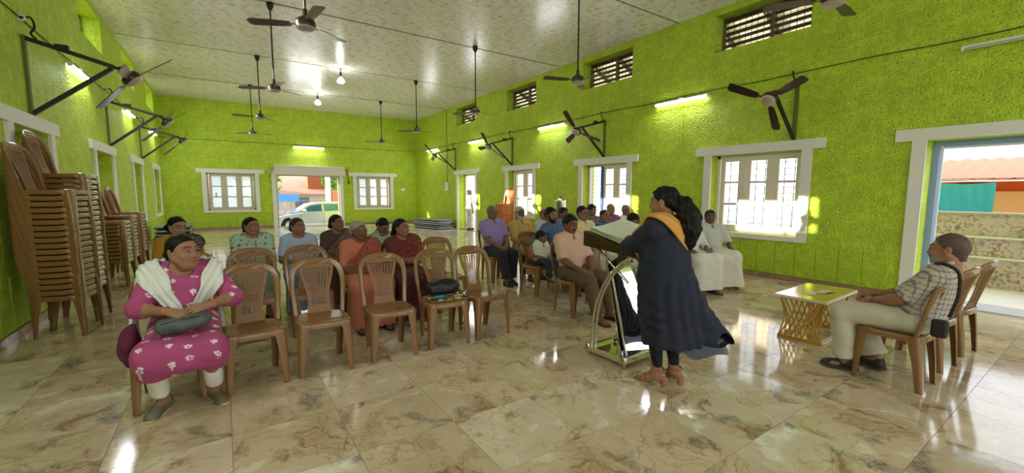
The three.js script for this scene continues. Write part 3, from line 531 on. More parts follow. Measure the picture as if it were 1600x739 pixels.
function makeChair(mat) {
  const o = new THREE.Group();
  // seat shell
  const n = 40, rings = [[0, 0], [0.35, 0], [0.65, 0], [0.85, 0], [0.95, 0], [1, -0.006], [1.025, -0.02], [1.03, -0.05], [1.012, -0.05], [1.0, -0.022], [0.93, -0.012], [0.5, -0.012], [0, -0.012]], pos = [], idx = [];
  rings.forEach(([r, dy]) => { for (let i = 0; i < n; i++) { const t = i / n * 2 * Math.PI, c = Math.cos(t), s = Math.sin(t), q = Math.pow(Math.pow(Math.abs(c), 4.5) + Math.pow(Math.abs(s), 4.5), -1 / 4.5); const z = 0.198 * r * s * q, x = (0.207 + 0.012 * s * q * r) * r * c * q; pos.push(x, 0.435 + dy - (r < 0.99 ? 0.014 * (1 - r * r) : 0) + 0.012 * sstep(0.05, 0.2, z) - 0.012 * sstep(0.14, 0.2, z), z); } });
  for (let k = 0; k < rings.length - 1; k++) for (let i = 0; i < n; i++) { const a = k * n + i, b = k * n + (i + 1) % n; idx.push(a, b, a + n, b, b + n, a + n); }
  const sg = new THREE.BufferGeometry(); sg.setAttribute('position', new THREE.Float32BufferAttribute(pos, 3)); sg.setIndex(idx); sg.computeVertexNormals(); 
  part('seat', sg, mat, o);
  // arch of the back
  const inner = [[0.17, -0.03], [0.175, 0.05], [0.182, 0.14], [0.188, 0.23], [0.186, 0.31], [0.176, 0.36], [0.155, 0.4], [0.122, 0.425], [0.065, 0.438], [0, 0.441]];
  const contour = (a) => [...a, ...a.slice(0, -1).reverse().map(([x, y]) => [-x, y])];
  const fine = (a, s) => { const c = new THREE.SplineCurve(a.map((p) => new THREE.Vector2(...p))); return c.getPoints(s).map((p) => [p.x, p.y]); };
  const ao = fine(contour(OUT), 48), ai = fine(contour(inner), 48);
  const ag = new THREE.ExtrudeGeometry(new THREE.Shape([...ao, ...ai.slice().reverse()].map((p) => new THREE.Vector2(...p))), { depth: 0.012, bevelEnabled: true, bevelThickness: 0.004, bevelSize: 0.004, bevelOffset: -0.004, bevelSegments: 1 });
  const back = part('backrest', bendBack(ag), mat, o);
  // splat: plate with a woven lattice
  const vs = [-0.03, 0, 0.04, 0.08, 0.12, 0.17, 0.22, 0.27, 0.32, 0.37, 0.42, 0.446], right = vs.map((v) => [Math.min(splatHalf(v), v > 0.44 ? 0.118 : 1), v]), L0 = 0.075, L1 = 0.402, iv = [L0, 0.12, 0.17, 0.22, 0.27, 0.34, L1], hole = [...iv.map((v) => [splatHalf(v) - 0.024, v]), ...iv.slice().reverse().map((v) => [-splatHalf(v) + 0.024, v])];
  const pg = extr([...right, ...right.slice().reverse().map(([x, y]) => [-x, y])], 0.007, 0, [hole]);
  const bars = []; for (let k = 1; k < 17; k++) { const v = mix(L0, L1, k / 17), h = splatHalf(v) - 0.02; bars.push(boxAt(2 * h, 0.0075, 0.004, 0, v, 0.003 + (k % 2) * 0.001)); }
  for (let k = -3; k <= 3; k++) { const b = new THREE.BoxGeometry(0.009, L1 - L0 + 0.01, 0.005, 1, 6, 1); b.translate(0, (L0 + L1) / 2, 0.0035); const p = b.attributes.position; for (let i = 0; i < p.count; i++) p.setX(i, p.getX(i) + k * (splatHalf(p.getY(i)) - 0.02) / 3.7); bars.push(b); }
  const lm = std(mat.color.getHex(), 0.5), splat = part('splat', bendBack(pg), lm, o); part('lattice', bendBack(merge(bars)), lm, splat);
  // legs: thin angle-section shells that nest
  const leg = (sx, sz, tx, tz, bx, bz, wt, dt, wb, db, yt) => {
    const loops = [];
    for (const [y, t] of [[yt, 0], [yt - 0.03, 0.02], [yt - 0.1, 0.2], [0.22, 0.55], [0.01, 1], [0, 1]]) {
      const w = mix(wt, wb, Math.pow(t, 0.8)), d = mix(dt, db, Math.pow(t, 0.8)), x = mix(tx, bx, t), z = mix(tz, bz, t), r = Math.min(w, d) * 0.5, T = 0.006, o1 = [], i1 = [];
      o1.push([x - sx * w, z]); i1.push([x - sx * w, z - sz * T]);
      for (let k = 0; k <= 5; k++) { const a = (k / 5) * Math.PI / 2; o1.push([x - sx * (r - r * Math.sin(a)), z - sz * (r - r * Math.cos(a))]); i1.push([x - sx * (r - (r - T) * Math.sin(a)), z - sz * (r - (r - T) * Math.cos(a))]); }
      o1.push([x, z - sz * d]); i1.push([x - sx * T, z - sz * d]);
      const lp = [...o1, ...i1.reverse()].map(([a, b]) => [a, y, b]); loops.push(sx * sz > 0 ? lp.reverse() : lp);
    }
    return loftLoops(loops);
  };
  for (const s of [1, -1]) { part('leg', leg(s, 1, s * 0.208, 0.2, s * 0.213, 0.212, 0.085, 0.08, 0.044, 0.04, 0.43), mat, o); part('leg', leg(s, -1, s * 0.2, -0.185, s * 0.178, -0.22, 0.075, 0.075, 0.042, 0.04, 0.43), mat, o); }
  const em = new THREE.CylinderGeometry(0.02, 0.02, 0.003, 18); em.rotateX(Math.PI / 2); em.scale(1, 0.45, 1); em.translate(0, 0.468, 0.0155); const eb = bendBack(em); part('emblem', eb, std(0xb03a2a, 0.4), back, 'small red emblem');
  return o;
}
const chairProto = makeChair(chairBrown), redProto = makeChair(chairRed);
function chair(label, group, x, z, ry = 0, y = 0, proto = chairProto) {
  const c = proto.clone(); c.name = numbered('plastic_chair'); c.userData = { label, category: 'chair', group }; c.position.set(x, y, z); c.rotation.y = ry; scene.add(c); return c;
}
const R1 = -3.85, R2 = -4.95, R3 = -6.07, GE = 'empty chairs in the audience rows', GO = 'chairs with people on them';
chair('empty brown plastic chair immediately right of the pink clad woman, front row', GE, 0.135, R1, 0.03);
chair('empty brown chair second in the front row, in front of the light blue sari', GE, 0.64, R1, -0.05);
chair('empty brown chair third in the front row, before the orange sari', GE, 1.22, R1, -0.08);
chair('brown chair with a black handbag lying on its seat', GE, 1.77, R1, -0.1);
chair('empty brown chair at the aisle end of the front row, lattice lit from behind', GE, 2.24, R1, 0.06);
chair('empty brown chair of the second row showing behind the shoulder of the pink clad woman', GE, -0.32, R2);
chair('empty brown chair of the second row in front of the woman in pale green', GE, 0.2, R2);
chair('empty brown chair of the second row in front of the woman in light blue', GE, 0.72, R2);
chair('empty brown chair of the second row right of the woman in maroon', GE, 2.32, R2, 0.05);
chair('empty brown chair behind the lectern, right of the man in the pink shirt', GE, 4.12, R1, -0.05);
chair('empty brown chair just beyond the man in the checked shirt', GE, 5.08, -0.99, Math.PI - 0.1);
chair('empty brown chair nearest the right doorway, last of its row', GE, 5.74, -0.97, Math.PI - 0.12);
// nested stacks along the walls: every chair its own
const NTH = ['lowest', 'second', 'third', 'fourth', 'fifth', 'sixth', 'seventh', 'eighth', 'ninth', 'tenth', 'eleventh', 'twelfth', 'thirteenth', 'fourteenth', 'fifteenth', 'sixteenth', 'seventeenth', 'eighteenth', 'nineteenth', 'twentieth', 'twenty first', 'twenty second', 'twenty third'];
function stack(what, group, x, z, ry, n, dy, proto, from = 0) { for (let k = from; k < n; k++) chair(`${k === n - 1 ? 'topmost' : NTH[k] + (k ? ' from bottom,' : '')} chair of ${what}`, group, x + Math.sin(k * 2.3) * 0.003, z + Math.cos(k * 1.7) * 0.003, ry + Math.sin(k * 1.3) * 0.008, k * dy, proto); }
stack('the tall brown stack nearest the camera at left', 'chairs of the nearest tall stack', -1.44, -6.28, Math.PI / 2 - 0.16, 19, 0.06, chairProto);
stack('the tallest brown stack, just behind the nearest one', 'chairs of the tallest stack', -1.46, -6.88, Math.PI / 2 - 0.1, 22, 0.06, chairProto);
stack('the brown stack in the middle of the left wall, nearer', 'chairs of the middle stack, nearer', -1.5, -9.06, Math.PI / 2 - 0.1, 11, 0.06, chairProto);
stack('the brown stack in the middle of the left wall, second', 'chairs of the middle stack, second', -1.5, -9.7, Math.PI / 2 - 0.06, 12, 0.06, chairProto);
stack('the brown stack farthest along the left wall', 'chairs of the farthest stack', -1.5, -10.62, Math.PI / 2 - 0.06, 12, 0.062, chairProto);
stack('the orange brown stack by the first right window', 'chairs of the orange brown stack', 7.25, -11.15, -Math.PI / 2 + 0.1, 13, 0.06, redProto);
// ------------------------------------------------------------------ modelling by distance fields
class Field {
  constructor(lo, hi, cell) {
    this.lo = lo; this.c = cell; this.n = [0, 1, 2].map((i) => Math.ceil((hi[i] - lo[i]) / cell) + 2); this.f = new Float32Array(this.n[0] * this.n[1] * this.n[2]).fill(1);
  }
  each(lo, hi, fn) {
    const [nx, ny, nz] = this.n, c = this.c, L = this.lo;
    const a = [0, 1, 2].map((i) => Math.max(0, Math.floor((lo[i] - L[i]) / c))), b = [0, 1, 2].map((i) => Math.min(this.n[i] - 1, Math.ceil((hi[i] - L[i]) / c)));
    for (let z = a[2]; z <= b[2]; z++) for (let y = a[1]; y <= b[1]; y++) { let o = (z * ny + y) * nx + a[0]; for (let x = a[0]; x <= b[0]; x++, o++) fn(o, L[0] + x * c, L[1] + y * c, L[2] + z * c); }
  }
  add(p, k = 0.02) { const m = k + this.c * 3, f = this.f; this.each(p.lo.map((v) => v - m), p.hi.map((v) => v + m), (o, x, y, z) => { const d = p.d(x, y, z), e = f[o]; const h = k > 0 ? Math.max(k - Math.abs(e - d), 0) / k : 0; f[o] = Math.min(e, d) - h * h * k * 0.25; }); return this; }
  sub(p, k = 0.005) { const m = k + this.c * 3, f = this.f; this.each(p.lo.map((v) => v - m), p.hi.map((v) => v + m), (o, x, y, z) => { const d = -p.d(x, y, z), e = f[o]; const h = k > 0 ? Math.max(k - Math.abs(e - d), 0) / k : 0; f[o] = Math.max(e, d) + h * h * k * 0.25; }); return this; }
  all(fn) { const f = this.f; this.each(this.lo, this.lo.map((v, i) => v + this.n[i] * this.c), (o, x, y, z) => { f[o] = fn(f[o], x, y, z); }); return this; }
  near(t, fn) { return this.all((e, x, y, z) => (e < t && e > -t ? fn(e, x, y, z) : e)); }
  mesh(colorFn) {   // surface nets
    const [nx, ny, nz] = this.n, f = this.f, c = this.c, L = this.lo, id = new Int32Array(nx * ny * nz).fill(-1), pos = [], idx = [], sy = nx, sz = nx * ny;
    const CO = [0, 1, sy, sy + 1, sz, sz + 1, sz + sy, sz + sy + 1], ED = [[0, 1], [2, 3], [4, 5], [6, 7], [0, 2], [1, 3], [4, 6], [5, 7], [0, 4], [1, 5], [2, 6], [3, 7]];
    const ox = [0, 1, 0, 1, 0, 1, 0, 1], oy = [0, 0, 1, 1, 0, 0, 1, 1], oz = [0, 0, 0, 0, 1, 1, 1, 1];
    for (let z = 0; z < nz - 1; z++) for (let y = 0; y < ny - 1; y++) for (let x = 0; x < nx - 1; x++) {
      const o = z * sz + y * sy + x; let m = 0; for (let k = 0; k < 8; k++) if (f[o + CO[k]] < 0) m |= 1 << k;
      if (m === 0 || m === 255) continue;
      let px = 0, py = 0, pz = 0, n = 0;
      for (const [a, b] of ED) { const ia = (m >> a) & 1, ib = (m >> b) & 1; if (ia === ib) continue; const fa = f[o + CO[a]], fb = f[o + CO[b]], t = fa / (fa - fb); px += ox[a] + (ox[b] - ox[a]) * t; py += oy[a] + (oy[b] - oy[a]) * t; pz += oz[a] + (oz[b] - oz[a]) * t; n++; }
      id[o] = pos.length / 3; pos.push(L[0] + (x + px / n) * c, L[1] + (y + py / n) * c, L[2] + (z + pz / n) * c);
    }
    const quad = (a, b, d, e, fl) => { if (a < 0 || b < 0 || d < 0 || e < 0) return; if (fl) idx.push(a, d, b, b, d, e); else idx.push(a, b, d, b, e, d); };
    for (let z = 1; z < nz - 1; z++) for (let y = 1; y < ny - 1; y++) for (let x = 1; x < nx - 1; x++) {
      const o = z * sz + y * sy + x, s = f[o] < 0;
      if (s !== f[o + 1] < 0) quad(id[o - sy - sz], id[o - sz], id[o - sy], id[o], !s);
      if (s !== f[o + sy] < 0) quad(id[o - 1 - sz], id[o - 1], id[o - sz], id[o], !s);
      if (s !== f[o + sz] < 0) quad(id[o - 1 - sy], id[o - sy], id[o - 1], id[o], !s);
    }
    const g = new THREE.BufferGeometry(); g.setAttribute('position', new THREE.Float32BufferAttribute(pos, 3)); g.setIndex(idx); g.computeVertexNormals();
    if (colorFn) { const col = new Float32Array(pos.length); for (let i = 0; i < pos.length; i += 3) { const q = colorFn(pos[i], pos[i + 1], pos[i + 2]); col[i] = q[0]; col[i + 1] = q[1]; col[i + 2] = q[2]; } g.setAttribute('color', new THREE.BufferAttribute(col, 3)); }
    return g;
  }
}
const lin = (hex) => { const c = new THREE.Color(hex); return [c.r, c.g, c.b]; };
const cap = (a, b, ra, rb = ra, cutB = false, cutA = false) => {   // tapered capsule, optionally with flat ends
  const [ax, ay, az] = a, dx = b[0] - ax, dy = b[1] - ay, dz = b[2] - az, l2 = dx * dx + dy * dy + dz * dz + 1e-12, l = Math.sqrt(l2), r = Math.max(ra, rb);
  return { lo: [0, 1, 2].map((i) => Math.min(a[i], b[i]) - r), hi: [0, 1, 2].map((i) => Math.max(a[i], b[i]) + r), d: (x, y, z) => { const px = x - ax, py = y - ay, pz = z - az, h = (px * dx + py * dy + pz * dz) / l2, t = h < 0 ? 0 : h > 1 ? 1 : h; const qx = px - dx * t, qy = py - dy * t, qz = pz - dz * t; let e = Math.sqrt(qx * qx + qy * qy + qz * qz) - ra - (rb - ra) * t; if (cutB) e = Math.max(e, (h - 1) * l); if (cutA) e = Math.max(e, -h * l); return e; } };
};
const ell = (c, r, q) => {   // ellipsoid, q an optional quaternion
  const m = Math.max(...r), Q = q ? q.clone().invert() : null, v = V(0, 0, 0);
  return { lo: c.map((v2) => v2 - m), hi: c.map((v2) => v2 + m), d: (x, y, z) => { let a = x - c[0], b = y - c[1], e = z - c[2]; if (Q) { v.set(a, b, e).applyQuaternion(Q); a = v.x; b = v.y; e = v.z; } const k0 = Math.sqrt((a / r[0]) ** 2 + (b / r[1]) ** 2 + (e / r[2]) ** 2), k1 = Math.sqrt((a / r[0] ** 2) ** 2 + (b / r[1] ** 2) ** 2 + (e / r[2] ** 2) ** 2); return k1 < 1e-9 ? -Math.min(...r) : k0 * (k0 - 1) / k1; } };
};
const rbox = (c, h, r) => ({ lo: c.map((v, i) => v - h[i]), hi: c.map((v, i) => v + h[i]), d: (x, y, z) => { const a = Math.abs(x - c[0]) - h[0] + r, b = Math.abs(y - c[1]) - h[1] + r, e = Math.abs(z - c[2]) - h[2] + r; return Math.hypot(Math.max(a, 0), Math.max(b, 0), Math.max(e, 0)) + Math.min(Math.max(a, b, e), 0) - r; } });
const lerp3 = (a, b, t) => [mix(a[0], b[0], t), mix(a[1], b[1], t), mix(a[2], b[2], t)];
const sub3 = (a, b) => [a[0] - b[0], a[1] - b[1], a[2] - b[2]], add3 = (a, b) => [a[0] + b[0], a[1] + b[1], a[2] + b[2]], mul3 = (a, s) => [a[0] * s, a[1] * s, a[2] * s], len3 = (a) => Math.hypot(...a), nrm3 = (a) => mul3(a, 1 / (len3(a) + 1e-9)), dot3 = (a, b) => a[0] * b[0] + a[1] * b[1] + a[2] * b[2], cross3 = (a, b) => [a[1] * b[2] - a[2] * b[1], a[2] * b[0] - a[0] * b[2], a[0] * b[1] - a[1] * b[0]];
function ik(a, c, l1, l2, pole) {   // middle joint between a and c, bent towards pole; c is pulled in if out of reach
  let d = sub3(c, a), l = len3(d); if (l > (l1 + l2) * 0.995) { c = add3(a, mul3(d, (l1 + l2) * 0.995 / l)); d = sub3(c, a); l = len3(d); }
  const u = mul3(d, 1 / l), x = (l1 * l1 - l2 * l2 + l * l) / (2 * l), h = Math.sqrt(Math.max(l1 * l1 - x * x, 0)); let p = sub3(pole, mul3(u, dot3(pole, u))); p = nrm3(p);
  return [add3(a, add3(mul3(u, x), mul3(p, h))), c];
}
function basis(zDir, yHint) { const z = nrm3(zDir), x = nrm3(cross3(yHint, z)), y = cross3(z, x); return new THREE.Matrix4().makeBasis(V(...x), V(...y), V(...z)); }

// hands: right hand, wrist at the origin, fingers along +z, back of the hand up, thumb towards +x
function makeHand(curl, spread = 1, thumb = 0.3, cell = 0.0034) {
  const F = new Field([-0.07, -0.1, -0.05], [0.085, 0.05, 0.2], cell);
  const kn = [[0.029, 0, 0.086, 0.07], [0.0095, 0.003, 0.091, 0.078], [-0.0105, 0.0015, 0.087, 0.071], [-0.0285, -0.004, 0.078, 0.056]];
  F.add(cap([0.006, 0, -0.045], [0.006, 0, 0.0], 0.0245, 0.022), 0.004); F.add(cap([-0.008, 0, -0.045], [-0.008, 0, 0.0], 0.0235, 0.021), 0.02);
  kn.forEach(([x, y, z], i) => F.add(cap([x * 0.55, -0.002, 0.005], [x, y - 0.003, z], 0.0165, 0.0125), 0.016));
  F.add(ell([0.024, -0.012, 0.035], [0.017, 0.014, 0.03]), 0.016);
  kn.forEach(([x, y, z, L], i) => {
    let p = [x, y - 0.002, z], a = 0; const sx = (x - 0.004) * 0.9 * spread, seg = [0.46, 0.3, 0.24], r = [0.0092, 0.0083, 0.0075, 0.0066].map((v) => v * (i === 3 ? 0.86 : 1));
    for (let k = 0; k < 3; k++) { a += curl[k] * (1 + i * 0.07); const l = L * seg[k], q = [p[0] + sx * l * 2.2, p[1] - Math.sin(a) * l, p[2] + Math.cos(a) * l]; F.add(cap(p, q, r[k], r[k + 1]), k ? 0.001 : 0.004); p = q; }
  });
  const t0 = [0.026, -0.008, 0.018], t1 = [0.046 - thumb * 0.012, -0.014 - thumb * 0.012, 0.05], t2 = [0.053 - thumb * 0.03, -0.02 - thumb * 0.018, 0.078], t3 = [0.053 - thumb * 0.052, -0.023 - thumb * 0.02, 0.1];
  F.add(cap(t0, t1, 0.014, 0.0112), 0.014); F.add(cap(t1, t2, 0.0112, 0.0096), 0.003); F.add(cap(t2, t3, 0.0096, 0.0076), 0.002);
  return F.mesh();
}
const HANDS = { rest: makeHand([0.25, 0.35, 0.25], 1, 0.2), curl: makeHand([0.6, 0.75, 0.45], 0.4, 0.7), flat: makeHand([0.06, 0.1, 0.08], 1.2, 0), clasp: makeHand([0.85, 0.8, 0.5], 0.3, 0.9) };
const HANDS_FAR = { rest: makeHand([0.25, 0.35, 0.25], 1, 0.2, 0.0056), curl: makeHand([0.6, 0.75, 0.45], 0.4, 0.7, 0.0056), flat: makeHand([0.06, 0.1, 0.08], 1.2, 0, 0.0056), clasp: makeHand([0.85, 0.8, 0.5], 0.3, 0.9, 0.0056) };
// bare foot, ankle above the origin, toes along +z, big toe towards +x for the right foot
const FOOT = (() => {
  const F = new Field([-0.07, -0.02, -0.09], [0.07, 0.15, 0.2], 0.0065);
  F.add(cap([0, 0.12, -0.02], [0, 0.06, -0.02], 0.036, 0.036), 0.02).add(ell([0, 0.032, -0.045], [0.032, 0.034, 0.036]), 0.03).add(cap([0.003, 0.055, 0.0], [0.008, 0.024, 0.1], 0.036, 0.022), 0.03).add(cap([-0.012, 0.035, 0], [-0.022, 0.02, 0.09], 0.028, 0.02), 0.02);
  [[0.026, 0.115, 0.155, 0.0135], [0.009, 0.118, 0.152, 0.0095], [-0.007, 0.112, 0.143, 0.009], [-0.021, 0.104, 0.132, 0.0085], [-0.033, 0.095, 0.119, 0.008]].forEach(([x, a, b, r]) => F.add(cap([x * 0.9, 0.018, a - 0.02], [x, 0.012, b], r, r * 0.9), 0.006));
  return F.all((e, x, y) => Math.max(e, -y)).mesh();
})();
const SHOE = (() => {
  const F = new Field([-0.07, -0.02, -0.11], [0.07, 0.14, 0.2], 0.008);
  F.add(ell([0, 0.035, -0.045], [0.04, 0.05, 0.042]), 0.02).add(cap([0, 0.05, -0.01], [0.003, 0.026, 0.11], 0.045, 0.036), 0.03).add(ell([0.004, 0.022, 0.125], [0.045, 0.032, 0.05]), 0.02).add(cap([0, 0.09, -0.035], [0, 0.04, -0.03], 0.036, 0.042), 0.02);
  F.all((e, x, y) => Math.max(e, -y + 0.004, y - 0.095)).sub(cap([0, 0.14, -0.038], [0, 0.08, -0.034], 0.031, 0.029), 0.004); return F.mesh();
})();
const SOLE = (() => { const s = new THREE.Shape(); s.moveTo(0, -0.092); s.bezierCurveTo(0.045, -0.092, 0.042, -0.03, 0.038, 0.02); s.bezierCurveTo(0.05, 0.08, 0.05, 0.172, 0.006, 0.178); s.bezierCurveTo(-0.05, 0.172, -0.048, 0.08, -0.036, 0.02); s.bezierCurveTo(-0.042, -0.03, -0.045, -0.092, 0, -0.092); const g = new THREE.ExtrudeGeometry(s, { depth: 0.012, bevelEnabled: true, bevelThickness: 0.003, bevelSize: 0.003, bevelSegments: 1, curveSegments: 8 }); g.rotateX(Math.PI / 2); g.translate(0, 0.0155, 0); return g; })();
const STRAP = (() => { const g = new THREE.TorusGeometry(0.041, 0.006, 6, 16, Math.PI); g.scale(1, 0.85, 2.6); g.translate(0, 0.012, 0.085); return g; })();
// ------------------------------------------------------------------ people
const skinMats = new Map();
const skinMat = phys(0xffffff, 0.55, { vertexColors: true, specularIntensity: 0.4 });
const clothMat = phys(0xffffff, 0.85, { vertexColors: true, sheen: 0.25, sheenRoughness: 0.6, sheenColor: new THREE.Color(0.5, 0.5, 0.5) });
const hairMat = (hex) => { const k = 'h' + hex; if (!skinMats.has(k)) skinMats.set(k, phys(hex, 0.55, { specularIntensity: 0.5 })); return skinMats.get(k); };
const matOf = (hex, r = 0.6) => { const k = hex + '/' + r; if (!skinMats.has(k)) skinMats.set(k, std(hex, r)); return skinMats.get(k); };
const eyeWhite = std(0x9a8d82, 0.35), eyeDark = std(0x120c0a, 0.15), lensMat = phys(0xffffff, 0.02, { transmission: 1, thickness: 0 });
function mergeColored(list) { return mergeGeometries(list.map((g) => { g = g.clone(); if (g.attributes.uv) g.deleteAttribute('uv'); return g; }), false); }
function tint(g, rgb) { g = g.clone(); if (g.attributes.uv) g.deleteAttribute('uv'); const n = g.attributes.position.count, c = new Float32Array(n * 3); for (let i = 0; i < n; i++) { c[3 * i] = rgb[0]; c[3 * i + 1] = rgb[1]; c[3 * i + 2] = rgb[2]; } g.setAttribute('color', new THREE.BufferAttribute(c, 3)); return g; }
function mirrored(g) { g = g.clone(); g.scale(-1, 1, 1); const a = g.index.array; for (let k = 0; k < a.length; k += 3) { const t = a[k]; a[k] = a[k + 1]; a[k + 1] = t; } g.computeVertexNormals(); return g; }

function headField(h, skin, cell) {   // head frame: centre of the head, +z the face; the head is 0.23 high
  const F = new Field([-0.105, -0.2, -0.125], [0.105, 0.13, 0.135], cell), w = h.w ?? 1, j = h.jaw ?? 1, f = h.fat ?? 0, fem = h.female ? 1 : 0;
  F.add(ell([0, 0.034, -0.014], [0.074 * w, 0.081, 0.093]), 0.02);
  F.add(ell([0, -0.02, 0.03], [0.062 * w + 0.004 * f, 0.078, 0.056]), 0.03);
  F.add(ell([0, -0.064, 0.034], [0.047 * w * j + 0.008 * f, 0.042, 0.047]), 0.025);
  F.add(ell([0, -0.092, 0.063], [0.024 * j, 0.02, 0.023]), 0.02);
  for (const s of [1, -1]) {
    F.add(cap([s * 0.056 * w * j, -0.035, -0.005], [s * 0.036 * j, -0.083, 0.045], 0.024 + 0.005 * f, 0.017), 0.025);
    F.add(ell([s * 0.038, -0.03, 0.064], [0.023 + 0.004 * f, 0.02, 0.017]), 0.022);
    F.add(cap([s * 0.008, 0.027, 0.084], [s * 0.045, 0.024, 0.07], 0.0095, 0.0085), 0.016);
    F.sub(ell([s * 0.032, 0.006, 0.092], [0.018, 0.011, 0.013]), 0.014);
    F.add(cap([s * 0.021, 0.013, 0.078], [s * 0.044, 0.012, 0.072], 0.007, 0.006), 0.006);
    F.add(cap([s * 0.021, -0.003, 0.0775], [s * 0.042, -0.002, 0.072], 0.0055, 0.005), 0.006);
    const q = new THREE.Quaternion().setFromEuler(new THREE.Euler(0, s * 0.35, s * -0.1));
    F.add(ell([s * 0.079 * w, -0.003, -0.012], [0.009, 0.032, 0.02], q), 0.008); F.add(ell([s * 0.077 * w, -0.03, -0.006], [0.008, 0.01, 0.01], q), 0.006); F.sub(ell([s * 0.087 * w, 0.002, -0.008], [0.006, 0.017, 0.009], q), 0.004);
  }
  F.add(cap([0, 0.02, 0.083], [0, -0.027, 0.0965], 0.0085, 0.0125), 0.014); F.add(ell([0, -0.031, 0.095], [0.012, 0.009, 0.011]), 0.008);
  for (const s of [1, -1]) { F.add(ell([s * 0.0135, -0.033, 0.086], [0.0085, 0.008, 0.011]), 0.007); F.sub(ell([s * 0.0075, -0.0415, 0.092], [0.0035, 0.003, 0.005]), 0.002); }
  F.add(cap([-0.018, -0.0555, 0.083], [0, -0.0535, 0.0895], 0.0058, 0.007), 0.006); F.add(cap([0.018, -0.0555, 0.083], [0, -0.0535, 0.0895], 0.0058, 0.007), 0.006);
  F.add(cap([-0.013, -0.067, 0.083], [0.013, -0.067, 0.083], 0.0072, 0.0072), 0.008); F.sub(cap([-0.022, -0.061, 0.086], [0.022, -0.061, 0.086], 0.0016, 0.0016), 0.003);
  F.add(cap([0, -0.06, -0.02], [0, -0.2, -0.035], fem ? 0.049 : 0.056 + 0.003 * f, fem ? 0.05 : 0.06), 0.025);
  if (f > 0.5) F.add(ell([0, -0.1, 0.025], [0.05, 0.028, 0.042]), 0.03);
  const lip = mul3([skin[0] * 0.8, skin[1] * 0.55, skin[2] * 0.52], h.female ? 1.05 : 0.85), brow = h.browColor ?? [0.015, 0.01, 0.008], dark = mul3(skin, 0.62);
  return F.mesh((x, y, z) => {
    let c = skin; const lx = Math.abs(x);
    const lipD = Math.hypot(x / 0.024, (y + 0.0608) / (0.0125 - 0.004 * lx / 0.02)); if (z > 0.07) c = c.map((v, i) => mix(v, lip[i], 1 - sstep(0.8, 1.1, lipD)));
    const bD = Math.abs(y - 0.032 - 0.004 * Math.cos((lx - 0.03) * 90)) / (0.0048 - 0.0012 * sstep(0.03, 0.052, lx)); if (z > 0.05 && lx > 0.011 && lx < 0.055) c = c.map((v, i) => mix(v, brow[i], 0.9 * (1 - sstep(0.7, 1.35, bD))));
    const eye = Math.hypot((lx - 0.032) / 0.026, (y - 0.003) / 0.018); if (z > 0.05) c = c.map((v, i) => mix(v, dark[i], 0.35 * (1 - sstep(0.5, 1.2, eye))));
    if (h.stubble && y < -0.03 && z > 0.0) { const s = sstep(-0.03, -0.055, y) * sstep(0, 0.03, z) * h.stubble; c = c.map((v, i) => mix(v, h.stubbleColor?.[i] ?? 0.03, s * 0.6)); }
    return c;
  });
}
function hairGeo(h, cell) {
  const F = new Field([-0.16, -0.46, -0.3], [0.16, 0.16, 0.14], cell), w = h.w ?? 1, t = h.hair, T = t.thick ?? 0.012;
  F.add(ell([0, 0.036, -0.016], [0.073 * w + T, 0.08 + T, 0.092 + T]), 0.01);
  if (t.style !== 'woman') { F.add(cap([0, -0.01, -0.055], [0, -0.055, -0.066], 0.05 + T * 0.5, 0.034), 0.03); }
  const fl = t.line ?? 0.018, sl = t.slope ?? 0.9, nape = t.nape ?? -0.07;
  F.all((e, x, y, z) => { const side = Math.abs(x); let p = (z - sl * y - fl - (side > 0.03 ? 0.0 : 0.006)) * 0.75; if (t.style === 'woman' && t.part) p += 0.0; return Math.max(e, p, nape - y); });
  if (t.bald) F.sub(ell([0, 0.115, 0.0], [0.068, 0.05 * t.bald + 0.02, 0.1]), 0.012);
  for (const s of [1, -1]) F.sub(ell([s * 0.088 * w, -0.012, 0.0], [0.02, 0.03, 0.026]), 0.006);
  if (t.style === 'woman') {
    F.add(ell([0, 0.0, -0.075], [0.062, 0.07, 0.05]), 0.02);
    if (t.part !== false) F.sub(cap([0, 0.13, 0.08], [0, 0.135, -0.03], 0.011, 0.011), 0.008);
    if (t.bun) F.add(ell([t.bun[0] ?? 0, t.bun[1], t.bun[2]], [t.bun[3], t.bun[3] * 0.9, t.bun[3] * 0.85]), 0.012);
    if (t.tail) { const p = t.tail; for (let i = 0; i < p.length - 1; i++) F.add(cap(p[i].slice(0, 3), p[i + 1].slice(0, 3), p[i][3], p[i + 1][3]), 0.015); }
  }
  const rough = t.rough ?? 0.0018, fr = t.freq ?? 60;
  F.near(0.03, (e, x, y, z) => e + rough * (Math.sin(x * fr * 3 + 4 * noise3(x * 20, y * 20, z * 20)) * 0.6 + 1.4 * noise3(x * fr, y * fr * 0.6, z * fr)));
  return F.mesh();
}
